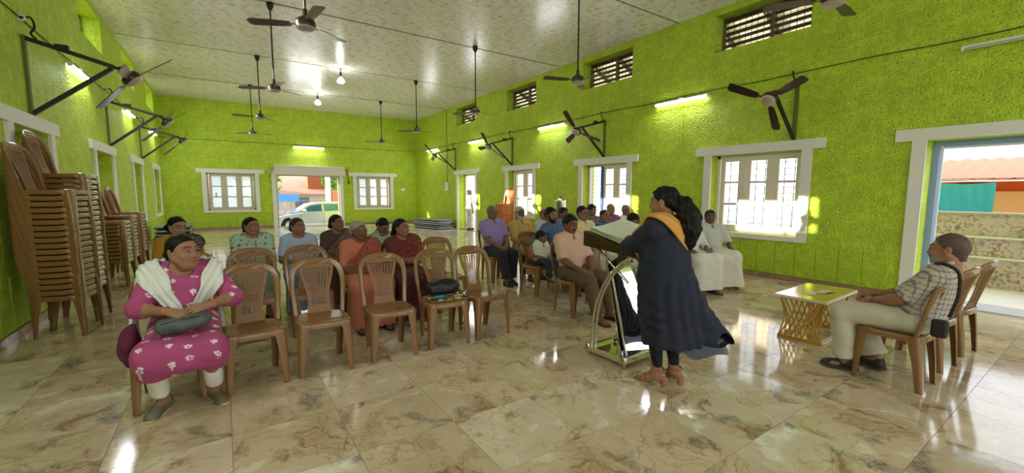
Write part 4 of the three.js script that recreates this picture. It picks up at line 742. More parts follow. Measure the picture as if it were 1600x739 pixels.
function beardGeo(h, cell) {
  const b = h.beard, F = new Field([-0.09, -0.15, -0.04], [0.09, 0.0, 0.13], cell), w = h.w ?? 1;
  if (b.full) {
    F.add(ell([0, -0.066, 0.034], [0.052 * w + b.full, 0.044 + b.full, 0.05 + b.full * 0.7]), 0.02); F.add(ell([0, -0.096, 0.058], [0.028 + b.full, 0.024 + b.full, 0.025 + b.full]), 0.02);
    for (const s of [1, -1]) F.add(cap([s * 0.068 * w, -0.01, 0.008], [s * 0.042, -0.08, 0.045], 0.014 + b.full * 0.6, 0.02), 0.02);
    F.sub(ell([0, -0.02, 0.095], [0.052, 0.028, 0.05]), 0.01); F.sub(ell([0, -0.062, 0.1], [0.022, 0.008, 0.03]), 0.004);
  }
  if (b.moustache) for (const s of [1, -1]) F.add(cap([s * 0.002, -0.0455, 0.0955], [s * 0.027, -0.053, 0.083], 0.0062 * b.moustache, 0.0042 * b.moustache), 0.003);
  F.near(0.02, (e, x, y, z) => e + 0.0016 * noise3(x * 90, y * 60, z * 90)); return F.mesh();
}
function glassesParts(parent) {
  const m = matOf(0x1a1614, 0.35), l = [];
  for (const s of [1, -1]) { const pts = []; for (let k = 0; k < 20; k++) { const a = k / 20 * 6.2832; pts.push([s * 0.033 + 0.0245 * Math.sign(Math.cos(a)) * Math.abs(Math.cos(a)) ** 0.7, 0.003 + 0.017 * Math.sign(Math.sin(a)) * Math.abs(Math.sin(a)) ** 0.7, 0.1]); } l.push(tube(pts, 0.0018, 40, 6, true)); l.push(tube([[s * 0.057, 0.008, 0.1], [s * 0.074, 0.008, 0.06], [s * 0.082, 0.006, -0.01]], 0.0018, 10, 6)); }
  l.push(tube([[-0.009, 0.006, 0.1], [0, 0.009, 0.102], [0.009, 0.006, 0.1]], 0.0018, 6, 6)); return part('glasses', l, m, parent);
}

// pattern functions take a point in the figure's own frame
const plain = (hex, amt = 0.05) => { const c = lin(hex); return (x, y, z) => { const n = 1 + amt * noise3(x * 14, y * 14, z * 14); return [c[0] * n, c[1] * n, c[2] * n]; }; };
const checks = (bg, a, b, p = 0.032, lw = 0.18) => { const B = lin(bg), A = lin(a), C = lin(b); return (x, y, z) => { const u = (x + 0.6 * z) / p, v = (y - 0.25 * z) / p, fu = u - Math.floor(u), fv = v - Math.floor(v); let c = B; if (fu < lw) c = lerp3(c, A, 0.75); if (fv < lw) c = lerp3(c, C, 0.75); return c; }; };
const spots = (bg, fg, p, r, jitter = 0.5) => { const B = lin(bg), A = lin(fg); return (x, y, z) => { const u = (x + z * 0.3) / p, v = (y - z * 0.7) / p; let hit = 0; for (let i = -1; i <= 1; i++) for (let j = -1; j <= 1; j++) { const cu = Math.floor(u) + i, cv = Math.floor(v) + j, h = Math.sin(cu * 127.1 + cv * 311.7) * 43758.5453, q = h - Math.floor(h), h2 = Math.sin(cu * 269.5 + cv * 183.3) * 43758.5453, q2 = h2 - Math.floor(h2); const d = Math.hypot(u - cu - 0.5 - (q - 0.5) * jitter, v - cv - 0.5 - (q2 - 0.5) * jitter) * p; if (d < r) hit = 1; } return hit ? A : B; }; };
const flowers = (bg, fg, p) => { const B = lin(bg), A = lin(fg); return (x, y, z) => { const u = (x * 1.0) / p, v = (y - z * 0.95) / p; for (let i = -1; i <= 1; i++) for (let j = -1; j <= 1; j++) { const cu = Math.floor(u) + i, cv = Math.floor(v) + j, h = Math.sin(cu * 127.1 + cv * 311.7) * 43758.5453, q = h - Math.floor(h), h2 = Math.sin(cu * 269.5 + cv * 183.3) * 43758.5453, q2 = h2 - Math.floor(h2); const dx = (u - cu - 0.5 - (q - 0.5) * 0.35) * p, dy = (v - cv - 0.5 - (q2 - 0.5) * 0.35) * p; for (const [px, py, r] of [[0, 0.014, 0.0072], [-0.013, 0.006, 0.0072], [0.013, 0.006, 0.0072], [-0.009, -0.009, 0.006], [0.01, -0.009, 0.006]]) if (Math.hypot(dx - px, dy - py) < r) return A; if (Math.abs(dx) < 0.0024 && dy < 0.01 && dy > -0.028) return A; } const n = 1 + 0.06 * noise3(x * 12, y * 12, z * 12); return mul3(B, n); }; };
const bandsY = (bg, fg, p, t) => { const B = lin(bg), A = lin(fg); return (x, y, z) => { const v = (y + 0.05 * Math.sin(x * 9)) / p; return v - Math.floor(v) < t ? A : B; }; };

function person(o) {
  const g = thing('person', o.label, 'person', [o.pos[0], o.baseY ?? 0, o.pos[1]], o.ry ?? 0, o.group);
  const near = o.near ?? 0, cB = [0.021, 0.016, 0.0135][near], cH = [0.0064, 0.005, 0.0039][near], cC = [0.0165, 0.013, 0.0095][near], skin = lin(o.skin ?? 0x6b4630), H = near > 1 ? HANDS : HANDS_FAR;
  const S = o.scale ?? 1, bw = o.build?.w ?? 1, belly = o.build?.belly ?? 0.3, bust = o.build?.bust ?? 0, fat = o.build?.fat ?? 0;
  // joints
  const ls = o.limb ?? S, J = {}; const seated = !o.standing, seat = o.seat ?? 0.445;
  if (seated) {
    const lean = o.lean ?? 0.16, side = o.side ?? 0, T = ((o.top ?? 1.24) - seat) / 0.82, up = (h, fwd = 0, x = 0) => [x * T ** 0.3 * ls + side * h, seat + h * T * Math.cos(lean), (o.hipZ ?? -0.06) - h * T * Math.sin(lean) + fwd];
    J.pel = up(0.1); J.waist = up(0.24); J.chest = up(0.395); J.neck = up(0.565); J.head = up(0.71, 0.03); J.shL = up(0.505, 0.005, 0.168 * bw); J.shR = up(0.505, 0.005, -0.168 * bw); J.hipL = [0.092 * ls, seat + 0.085 * ls, o.hipZ ?? -0.06]; J.hipR = [-0.092 * ls, seat + 0.085 * ls, o.hipZ ?? -0.06]; g.userData.T = undefined; delete g.userData.T;
    if (o.headAt) J.head = o.headAt;
  } else {
    const h = o.top ?? 1.6, k = h / 1.62; const P = (x, y, z) => [x * k, y * k, z * k];
    J.pel = P(0, 0.86, 0); J.waist = P(0, 1.0, 0.005); J.chest = P(0, 1.17, 0); J.neck = P(0, 1.345, -0.025); J.head = P(0, 1.497, 0.01); J.shL = P(0.163 * bw, 1.285, -0.015); J.shR = P(-0.163 * bw, 1.285, -0.015); J.hipL = P(0.085, 0.84, 0); J.hipR = P(-0.085, 0.84, 0);
    Object.assign(J, o.joints?.(P) ?? {});
  }
  const UA = 0.275 * ls, FA = 0.245 * ls; let TH2 = 0.43 * ls, SH = 0.41 * ls;
  for (const [s, n] of [[1, 'L'], [-1, 'R']]) {
    const a = o.arms?.[n] ?? {}, w = a.wrist ?? [s * 0.1, seat + 0.19 * ls, 0.2 * ls];
    [J['el' + n], J['wr' + n]] = ik(J['sh' + n], w, UA, FA, a.pole ?? [s * 0.8, -0.8, -0.5]);
    const l = o.legs?.[n] ?? {}; const an = l.ankle ?? (seated ? [s * 0.12, 0.085, 0.36] : [s * 0.08, 0.085, -0.02]);
    if (!seated) { const dl = len3(sub3(an, J['hip' + n])) * 1.006; TH2 = dl * 0.51; SH = dl * 0.49; }
    [J['kn' + n], J['an' + n]] = ik(J['hip' + n], an, TH2, SH, l.pole ?? (seated ? [s * 0.12, 0.6, 1] : [s * 0.05, 0, 1]));
    J['toe' + n] = nrm3(l.toe ?? [s * 0.25, 0, 1]);
  }
  o.adjust?.(J);
  const pts = Object.entries(J).filter(([k]) => !k.startsWith('toe')).map(([, v]) => v), lo = [0, 1, 2].map((i) => Math.min(...pts.map((p) => p[i])) - 0.26), hi = [0, 1, 2].map((i) => Math.max(...pts.map((p) => p[i])) + 0.26); lo[1] = -0.03;
  const B = Math.sqrt(bw) * ls ** 0.5, tb = ls < 0.8 ? 0.8 : 1;
  const torso = (F, e, k = 0.07) => {   // e: how far outside the skin
    const q = new THREE.Quaternion().setFromUnitVectors(V(0, 1, 0), V(...nrm3(sub3(J.chest, J.pel))));
    F.add(ell(J.pel, [0.158 * B * bw + e + 0.02 * fat, 0.115 * tb + e, 0.115 * B + e + 0.015 * fat], q), k);
    F.add(ell(J.waist, [0.137 * B * bw + e + 0.03 * fat, 0.15 * tb + e, 0.098 * B + e + 0.02 * fat], q), k);
    const fw = V(0, 0, 1).applyQuaternion(q); if (belly > 0) F.add(ell(add3(lerp3(J.pel, J.waist, 0.75), [fw.x * 0.05 * belly * 1.3, fw.y * 0.05 * belly, fw.z * 0.065 * belly]), [0.12 * B * bw + e, 0.125 * tb + e, 0.085 * B + 0.03 * belly + e], q), k);
    F.add(ell(J.chest, [0.15 * B * bw + e, 0.158 * tb + e, 0.104 * B + e], q), k);
    F.add(cap(lerp3(J.shL, J.neck, 0.08), lerp3(J.shR, J.neck, 0.08), 0.05 * tb + e, 0.05 * tb + e), k); F.add(cap(lerp3(J.shL, J.neck, 0.5), lerp3(J.shR, J.neck, 0.5), 0.05 * tb + e * 0.8, 0.05 * tb + e * 0.8), 0.06);
    if (bust > 0) for (const s of [1, -1]) F.add(ell(add3(lerp3(J.chest, J.neck, -0.05), [s * 0.075 * bw + fw.x * 0.085, fw.y * 0.085, fw.z * 0.085]), [0.062 * bust + e * 0.7, 0.064 * bust + e * 0.7, 0.056 * bust + e * 0.7]), 0.05);
  };
  // body: skin
  const F = new Field(lo, hi, cB); torso(F, -0.012);
  F.add(cap(J.neck, lerp3(J.neck, J.head, 0.6), 0.056 * tb, 0.05 * tb), 0.05);
  for (const n of ['L', 'R']) {
    const w = ls;
    F.add(cap(J['sh' + n], J['el' + n], (0.047 + 0.01 * fat) * w, 0.037 * w), 0.04); F.add(cap(J['el' + n], J['wr' + n], (0.039 + 0.005 * fat) * w, 0.0265 * w), 0.02); F.add(ell(lerp3(J['el' + n], J['wr' + n], 0.28), [0.042 * w, 0.042 * w, 0.042 * w]), 0.03);
    F.add(cap(J['hip' + n], J['kn' + n], 0.083 * w, 0.055 * w), 0.05); F.add(cap(J['kn' + n], J['an' + n], 0.053 * w, 0.034 * w), 0.03); F.add(ell(add3(lerp3(J['kn' + n], J['an' + n], 0.3), [0, 0, -0.015]), [0.052 * w, 0.085 * w, 0.054 * w]), 0.03);
  }
  const pieces = [tint(F.mesh(), skin)];
  const mat4 = (p, z, y, s = 1) => basis(z, y).setPosition(...p).scale(V(s, s, s));
  for (const [s, n] of [[1, 'L'], [-1, 'R']]) {
    const a = o.arms?.[n]?.hand ?? {}, fore = nrm3(sub3(J['wr' + n], J['el' + n])), dir = a.dir ?? nrm3(add3(fore, [-s * 0.15, -0.1, 0])), up = a.up ?? [0, 1, 0.2];
    let hg = H[a.pose ?? 'rest']; if (s > 0) hg = mirrored(hg); hg = tint(hg, skin); hg.applyMatrix4(mat4(J['wr' + n], dir, up, ls * (a.s ?? (o.female ? 0.94 : 1.02)))); pieces.push(hg);
    let fg = FOOT; if (s > 0) fg = mirrored(fg); fg = tint(fg, skin); const fl = o.footLift ?? 0.012; const fb = basis(J['toe' + n], [0, 1, 0]); if (o.footPitch) fb.multiply(new THREE.Matrix4().makeRotationX(o.footPitch)); fg.applyMatrix4(fb.setPosition(J['an' + n][0], J['an' + n][1] - 0.085 * ls + fl, J['an' + n][2]).scale(V(ls, ls, ls))); pieces.push(fg);
  }
  // head
  const h = o.head ?? {}; h.female = o.female; const hs = (h.s ?? 1), HM = new THREE.Matrix4().makeRotationFromEuler(new THREE.Euler(h.pitch ?? 0, h.yaw ?? 0, h.roll ?? 0, 'YXZ')).setPosition(...J.head).scale(V(hs, hs, hs));
  const hg = headField(h, skin, cH); hg.applyMatrix4(HM); pieces.push(hg);
  const body = part('body', mergeColored(pieces), skinMat, g);
  const headG = new THREE.Group(); // head frame for eyes, hair and glasses (flattened into the figure below)
  const hp = (name, geo, mat) => { geo = Array.isArray(geo) ? merge(geo) : geo; geo.applyMatrix4(HM); return part(name, geo, mat, g); };
  for (const s of [1, -1]) {
    const e = new THREE.SphereGeometry(0.0115, 14, 10); e.translate(s * 0.0315, 0.0045, 0.072); const eye = hp('eye', e, eyeWhite);
    const d = new THREE.SphereGeometry(0.0068, 12, 8); d.scale(1, 1, 0.5); d.translate(s * 0.0315 + (h.look ?? 0), 0.0045 + (h.lookY ?? 0), 0.0815); d.applyMatrix4(HM); part('iris', d, eyeDark, eye);
  }
  if (h.hair) { const m = hp('hair', hairGeo(h, h.hair.cell ?? (near ? 0.006 : 0.0075)), hairMat(h.hair.color ?? 0x0d0a09)); }
  if (h.beard) hp(h.beard.full ? 'beard' : 'moustache', beardGeo(h, near ? 0.004 : 0.0055), hairMat(h.beard.color ?? 0x0f0b0a));
  if (h.glasses) { const gl = glassesParts(g); gl.geometry.applyMatrix4(HM); }
  // clothes
  const U = o.upper, ctx = { J, g, lo, hi, torso, cC, S, ls, B, bw, seat };
  if (U) {
    const e = U.e ?? 0.012, C = new Field(lo, hi, U.cell ?? cC); torso(C, e, 0.08);
    const cut = U.sleeve ?? 0.6;   // 1 = elbow, 2 = wrist
    for (const n of ['L', 'R']) {
      const sh = J['sh' + n], el = J['el' + n], wr = J['wr' + n], r0 = (0.059 + 0.01 * fat) * ls + (U.loose ?? 0), w = (0.047 + 0.006 * fat) * ls + (U.loose ?? 0);
      if (cut <= 1) C.add(cap(sh, lerp3(sh, el, cut), r0, mix(r0, w, cut) + (U.flare ?? 0.006), true), 0.05);
      else { C.add(cap(sh, el, r0, w), 0.05); C.add(cap(el, lerp3(el, wr, cut - 1), w, mix(w, 0.036 * ls + (U.loose ?? 0), cut - 1), true), 0.015); }
    }
    if (U.extra) U.extra(C, J);
    const nk = J.neck, ax = nrm3(sub3(J.head, J.neck)), fwd = nrm3(sub3([0, 0, 1], mul3(ax, ax[2])));
    if (U.neck === 'scoop') C.sub(ell(add3(nk, add3(mul3(ax, 0.075), mul3(fwd, 0.055))), [0.085, U.deep ?? 0.1, 0.075]), 0.01);
    else { C.sub(cap(add3(nk, mul3(ax, 0.03)), add3(nk, mul3(ax, 0.2)), 0.056, 0.075), 0.005); C.sub(ell(add3(nk, add3(mul3(ax, -0.005), mul3(fwd, 0.1))), [0.013, 0.038, 0.06]), 0.006); }
    const hem = U.hem ?? (seated ? seat + 0.06 : 0.8); C.all((v, x, y, z) => Math.max(v, hem - y));
    const am = U.fold ?? 0.004; C.near(0.03, (v, x, y, z) => v + am * (noise3(x * 9, y * 16, z * 9) + 0.6 * Math.sin((y * 1.0 + 0.5 * x - z * 0.4) * 42 + 5 * noise3(x * 5, y * 5, z * 5)) * sstep(-0.4, 0.6, noise3(x * 4 + 3, y * 4, z * 4))));
    if (U.post) C.near(0.05, U.post);
    const m = part(U.name ?? 'shirt', C.mesh(U.pattern), clothMat, g);
    if (U.neck !== 'scoop' && U.collar !== false) {
      const K2 = new Field(add3(nk, [-0.15, -0.12, -0.15]), add3(nk, [0.15, 0.14, 0.17]), Math.min(cC, 0.0075)), a = add3(nk, mul3(ax, 0.005)), right = cross3(ax, fwd), N = 22;
      for (let k = 0; k < N; k++) { const t0 = -2.75 + 5.5 * k / N, t1 = -2.75 + 5.5 * (k + 1) / N, P = (t) => add3(a, add3(add3(mul3(right, Math.sin(t + Math.PI) * 0.066), mul3(fwd, Math.cos(t + Math.PI) * 0.066 + 0.004)), mul3(ax, 0.024 - 0.032 * Math.cos(t + Math.PI)))); K2.add(cap(P(t0), P(t1), 0.0125, 0.0125), 0.008); }
      for (const s of [1, -1]) K2.add(cap(add3(a, add3(mul3(right, s * 0.03), mul3(fwd, 0.066))), add3(a, add3(add3(mul3(right, s * 0.05), mul3(fwd, 0.085)), mul3(ax, -0.05))), 0.011, 0.008), 0.01);
      part('collar', K2.mesh(U.pattern), clothMat, m);
    }
    if (U.placket) { const top = add3(add3(nk, mul3(fwd, 0.09)), mul3(ax, -0.05)); }
  }
  for (const L of o.lower ? [].concat(o.lower) : []) {
    const C = new Field(lo, hi, L.cell ?? cC), e = L.e ?? 0.012, mid = (a, b) => lerp3(a, b, 0.5);
    C.add(ell(J.pel, [0.163 * B * bw + e + 0.02 * fat, 0.1, 0.118 * B + e + 0.015 * fat]), 0.05);
    const wide = L.type === 'skirt' || L.type === 'dhoti', end = L.end ?? 0.06;
    for (const n of ['L', 'R']) {
      const a = J['hip' + n], b = J['kn' + n], c = J['an' + n], low = [c[0], Math.min(c[1], end + 0.0), c[2]];
      if (wide) { const out = n === 'L' ? 1 : -1; C.add(cap(a, b, 0.1 * ls + e, 0.085 * ls + e), 0.1); C.add(cap(b, [low[0] + out * (L.spread ?? 0.02), low[1] - 0.05, low[2]], 0.08 * ls + e, (L.foot ?? 0.1) * ls + e), 0.09); }
      else { C.add(cap(a, b, 0.091 * ls + e, 0.062 * ls + e + (L.loose ?? 0)), 0.05); C.add(cap(b, lerp3(b, c, L.len ?? 0.93), 0.06 * ls + e + (L.loose ?? 0), (L.ankleR ?? 0.05) * ls + e * 0.6 + (L.loose ?? 0), true), 0.025); }
    }
    if (wide) { const a = mid(J.hipL, J.hipR), b = mid(J.knL, J.knR), c = mid(J.anL, J.anR); C.add(cap(a, add3(b, [0, -0.015, 0]), 0.085, 0.075), 0.1); C.add(cap(add3(b, [0, -0.015, 0]), [c[0], end - 0.03, c[2] - 0.01], 0.075, L.foot ?? 0.1), 0.1); C.all((v, x, y) => Math.max(v, end - y)); }
    if (L.extra) L.extra(C, J);
    const am = L.fold ?? 0.004, fq = L.pleats ?? 0; C.near(0.035, (v, x, y, z) => v + am * noise3(x * 10, y * 10, z * 10) + (fq ? (L.pleatAmp ?? 0.006) * Math.sin(x * fq + 1.5 * noise3(x * 4, y * 3, z * 4)) * sstep(0.0, -0.12, y - J.knL[1]) : am * 0.8 * Math.sin((y + z * 0.6 + x * 0.3) * 34 + 4 * noise3(x * 6, y * 6, z * 6)) * sstep(-0.3, 0.6, noise3(x * 5, y * 5 + 9, z * 5))));
    part(L.name ?? (wide ? L.type : 'trousers'), C.mesh(L.pattern), clothMat, g);
  }
  // cloth draped over what is worn: a shell just outside, kept within a band
  for (const d of o.drapes ?? []) {
    const C = new Field(lo, hi, d.cell ?? cC), T = new Field(lo, hi, d.cell ?? cC); torso(T, (U?.e ?? 0.012) + (d.off ?? 0.012), 0.08);
    for (const n of ['L', 'R']) T.add(cap(J['sh' + n], lerp3(J['sh' + n], J['el' + n], 0.7), 0.066 * ls + 0.012 * fat + (d.off ?? 0.012), 0.062 * ls + (d.off ?? 0.012)), 0.06);
    if (d.extra) d.extra(T, J);
    const th = d.thick ?? 0.014;
    C.f.set(T.f); const nk = J.neck, ax = nrm3(sub3(J.head, J.neck));
    C.all((v, x, y, z) => { const w = d.band(x, y, z, J), fold = (d.fold ?? 0.004) * Math.sin(d.along(x, y, z, J) * (d.freq ?? 90) + 2 * noise3(x * 8, y * 8, z * 8)) ; return Math.max(Math.abs(v + th * 0.3 + fold) - th * 0.5, w); });
    C.sub(cap(add3(nk, mul3(ax, 0.02)), add3(nk, mul3(ax, 0.2)), 0.06, 0.085), 0.008);
    part(d.name, C.mesh(d.pattern), d.mat ?? clothMat, g);
  }
  // footwear
  const ft = o.feet;
  if (ft) for (const [s, n] of [[1, 'L'], [-1, 'R']]) {
    const M = basis(J['toe' + n], [0, 1, 0]).setPosition(J['an' + n][0], Math.max(0, J['an' + n][1] - 0.085 * ls), J['an' + n][2]).scale(V(ls, ls, ls));
    if (ft.type === 'shoe') { const k = (s > 0 ? mirrored(SHOE) : SHOE.clone()); k.applyMatrix4(M); const sh = part('shoe', k, matOf(ft.color, 0.6), g); const so = SOLE.clone(); so.applyMatrix4(M); part('sole', so, matOf(ft.sole ?? 0x2a2420, 0.8), sh); }
    else { const so = SOLE.clone(); so.applyMatrix4(M); const sh = part('sandal', so, matOf(ft.color, 0.7), g); const st = STRAP.clone(); st.applyMatrix4(M); part('strap', st, matOf(ft.color, 0.6), sh); }
  }
  o.more?.(g, J, part, HM);
  return { g, J };
}
// ------------------------------------------------------------------ the people near the camera
const GW = 'audience', R_ = (s) => s * D2R;
const bandTorus = (r, t) => new THREE.TorusGeometry(r, t, 8, 24);
// woman in pink, front row
chair('brown chair under the woman in the pink tunic, front row', GO, -0.385, R1, 0.04);
person({
  label: 'woman in a pink flowered tunic and white scarf, hands crossed on a grey bag', pos: [-0.29, R1], top: 1.185, near: 2, female: true, skin: 0x9a7058, lean: 0.1, hipZ: 0.0,
  build: { w: 0.96, belly: 0.7, bust: 1.0, fat: 0.75 }, headAt: [0.02, 1.062, -0.01],
  head: { yaw: 0.72, pitch: -0.06, fat: 1, w: 1.06, s: 1.06, look: 0.002, hair: { style: 'woman', line: 0.004, slope: 0.75, thick: 0.007, nape: -0.1, part: false, bun: [0, -0.02, -0.115, 0.048] } },
  arms: { L: { wrist: [0.15, 0.715, 0.29], pole: [1, -0.55, -0.2], hand: { pose: 'rest', dir: [-1, -0.1, 0.32], up: [0.1, 0.9, 0.55] } }, R: { wrist: [-0.055, 0.7, 0.3], pole: [-1, -0.55, -0.1], hand: { pose: 'curl', dir: [0.85, -0.25, 0.5], up: [0.1, 0.8, 0.7] } } },
  legs: { L: { ankle: [0.155, 0.085, 0.2], toe: [0.35, 0, 1], pole: [0.08, 0.6, 1] }, R: { ankle: [-0.14, 0.085, 0.22], toe: [-0.42, 0, 1], pole: [-0.12, 0.6, 1] } },
  upper: { name: 'tunic', sleeve: 1.32, neck: 'scoop', deep: 0.11, e: 0.014, loose: 0.012, pattern: flowers(0xa84676, 0xf0dde6, 0.125), fold: 0.006, cell: 0.0075 },
  lower: [{ type: 'trousers', name: 'white_trousers', cell: 0.0125, pattern: plain(0xdedbd2), e: 0.004, loose: 0.0, ankleR: 0.05, len: 0.86 },
    { type: 'skirt', name: 'tunic_skirt', pattern: flowers(0xa84676, 0xf0dde6, 0.125), cell: 0.0075, e: 0.004, end: 0.29, foot: 0.07, spread: 0.03, fold: 0.007 }],
  drapes: [{ name: 'scarf', pattern: plain(0xdadbd2, 0.04), off: 0.022, thick: 0.02, fold: 0.0065, freq: 150, cell: 0.0078,
    band: (x, y, z, J) => { const cy = J.chest[1], f = z > J.chest[2] - 0.03, u = x - 0.03, h = y - cy + 0.16; if (!f) return Math.max(cy - 0.42 - y, Math.abs(x) - 0.24, x > 0.02 ? cy + 0.02 - y : -1); const c = Math.abs(u) - (0.045 + h * 0.55), w = 0.035 + 0.2 * clamp(h); return Math.max(Math.abs(c) - w * (1 + 0.12 * Math.sin(h * 30)), -0.03 - h, Math.abs(x) - 0.25); },
    along: (x, y, z) => Math.abs(x) * 0.85 - y * 0.5 }],
  feet: { type: 'shoe', color: 0x6b6452, sole: 0xb9a878 },
  more: (g, J, part) => {
    const F = new Field([-0.36, 0.4, -0.25], [-0.1, 1.05, 0.14], 0.008); F.add(cap([-0.17, 0.95, -0.06], [-0.255, 0.8, -0.03], 0.05, 0.05), 0.02).add(cap([-0.255, 0.8, -0.03], [-0.3, 0.47, 0.03], 0.055, 0.07), 0.03); F.near(0.05, (e, x, y, z) => Math.max(e, Math.abs(x + 0.262 + (0.75 - y) * 0.12 + 0.008 * Math.sin(z * 70 + y * 6)) - 0.012)); part('scarf_end', F.mesh(plain(0xdadbd2, 0.04)), clothMat, g);
    const b1 = bandTorus(0.034, 0.004); b1.applyMatrix4(basis(sub3(J.wrL, J.elL), [0, 1, 0]).setPosition(...lerp3(J.elL, J.wrL, 0.86))); part('bangle', b1, std(0xc8963a, 0.25, { metalness: 0.9 }), g);
    const b2 = bandTorus(0.033, 0.0035); b2.applyMatrix4(basis(sub3(J.wrR, J.elR), [0, 1, 0]).setPosition(...lerp3(J.elR, J.wrR, 0.9))); part('bangle', b2, std(0xc8963a, 0.25, { metalness: 0.9 }), g);
  },
});
{ const F = new Field([-0.2, -0.12, -0.12], [0.2, 0.12, 0.12], 0.008); F.add(ell([0, 0, 0], [0.15, 0.07, 0.075]), 0).add(cap([-0.1, 0.0, 0], [0.1, 0.0, 0], 0.062, 0.06), 0.03); F.near(0.03, (e, x, y, z) => e + 0.004 * Math.sin(x * 55 + 3 * noise3(x * 9, y * 9, z * 9)));
  const b = thing('handbag', 'small dark grey pouch bag on the lap of the woman in pink', 'bag', [-0.27, 0.622, -3.53], 0); b.rotation.set(0.25, 0.12, 0.06); b.scale.set(0.95, 0.8, 0.95); part('pouch', F.mesh(), std(0x4d5552, 0.5), b); part('zip', tube([[-0.13, 0.05, 0.035], [0, 0.062, 0.045], [0.13, 0.05, 0.035]], 0.003, 20, 6), std(0x2a2d2c, 0.4, { metalness: 0.5 }), b); part('strap', tube([[-0.14, 0, 0.02], [-0.19, -0.05, 0.07], [-0.2, -0.16, 0.1], [-0.2, -0.3, 0.07], [-0.185, -0.33, 0.05], [-0.17, -0.2, 0.07], [-0.14, -0.02, 0.05]], 0.007, 40, 6), std(0x55585a, 0.7), b); }
{ const F = new Field([-0.12, -0.2, -0.15], [0.12, 0.2, 0.15], 0.009); F.add(ell([0, -0.02, 0], [0.06, 0.13, 0.1]), 0).add(cap([0, 0.05, -0.03], [0.02, 0.12, -0.02], 0.05, 0.02), 0.05); F.near(0.03, (e, x, y, z) => e + 0.006 * Math.sin(y * 40 + z * 30 + 3 * noise3(x * 9, y * 9, z * 9)));
  const b = single('cloth_bag', 'dark wine cloth bundle hanging at the right hip of the woman in pink', 'bag', F.mesh(), std(0x5e1f3c, 0.9)); b.position.set(-0.585, 0.47, -3.72); }

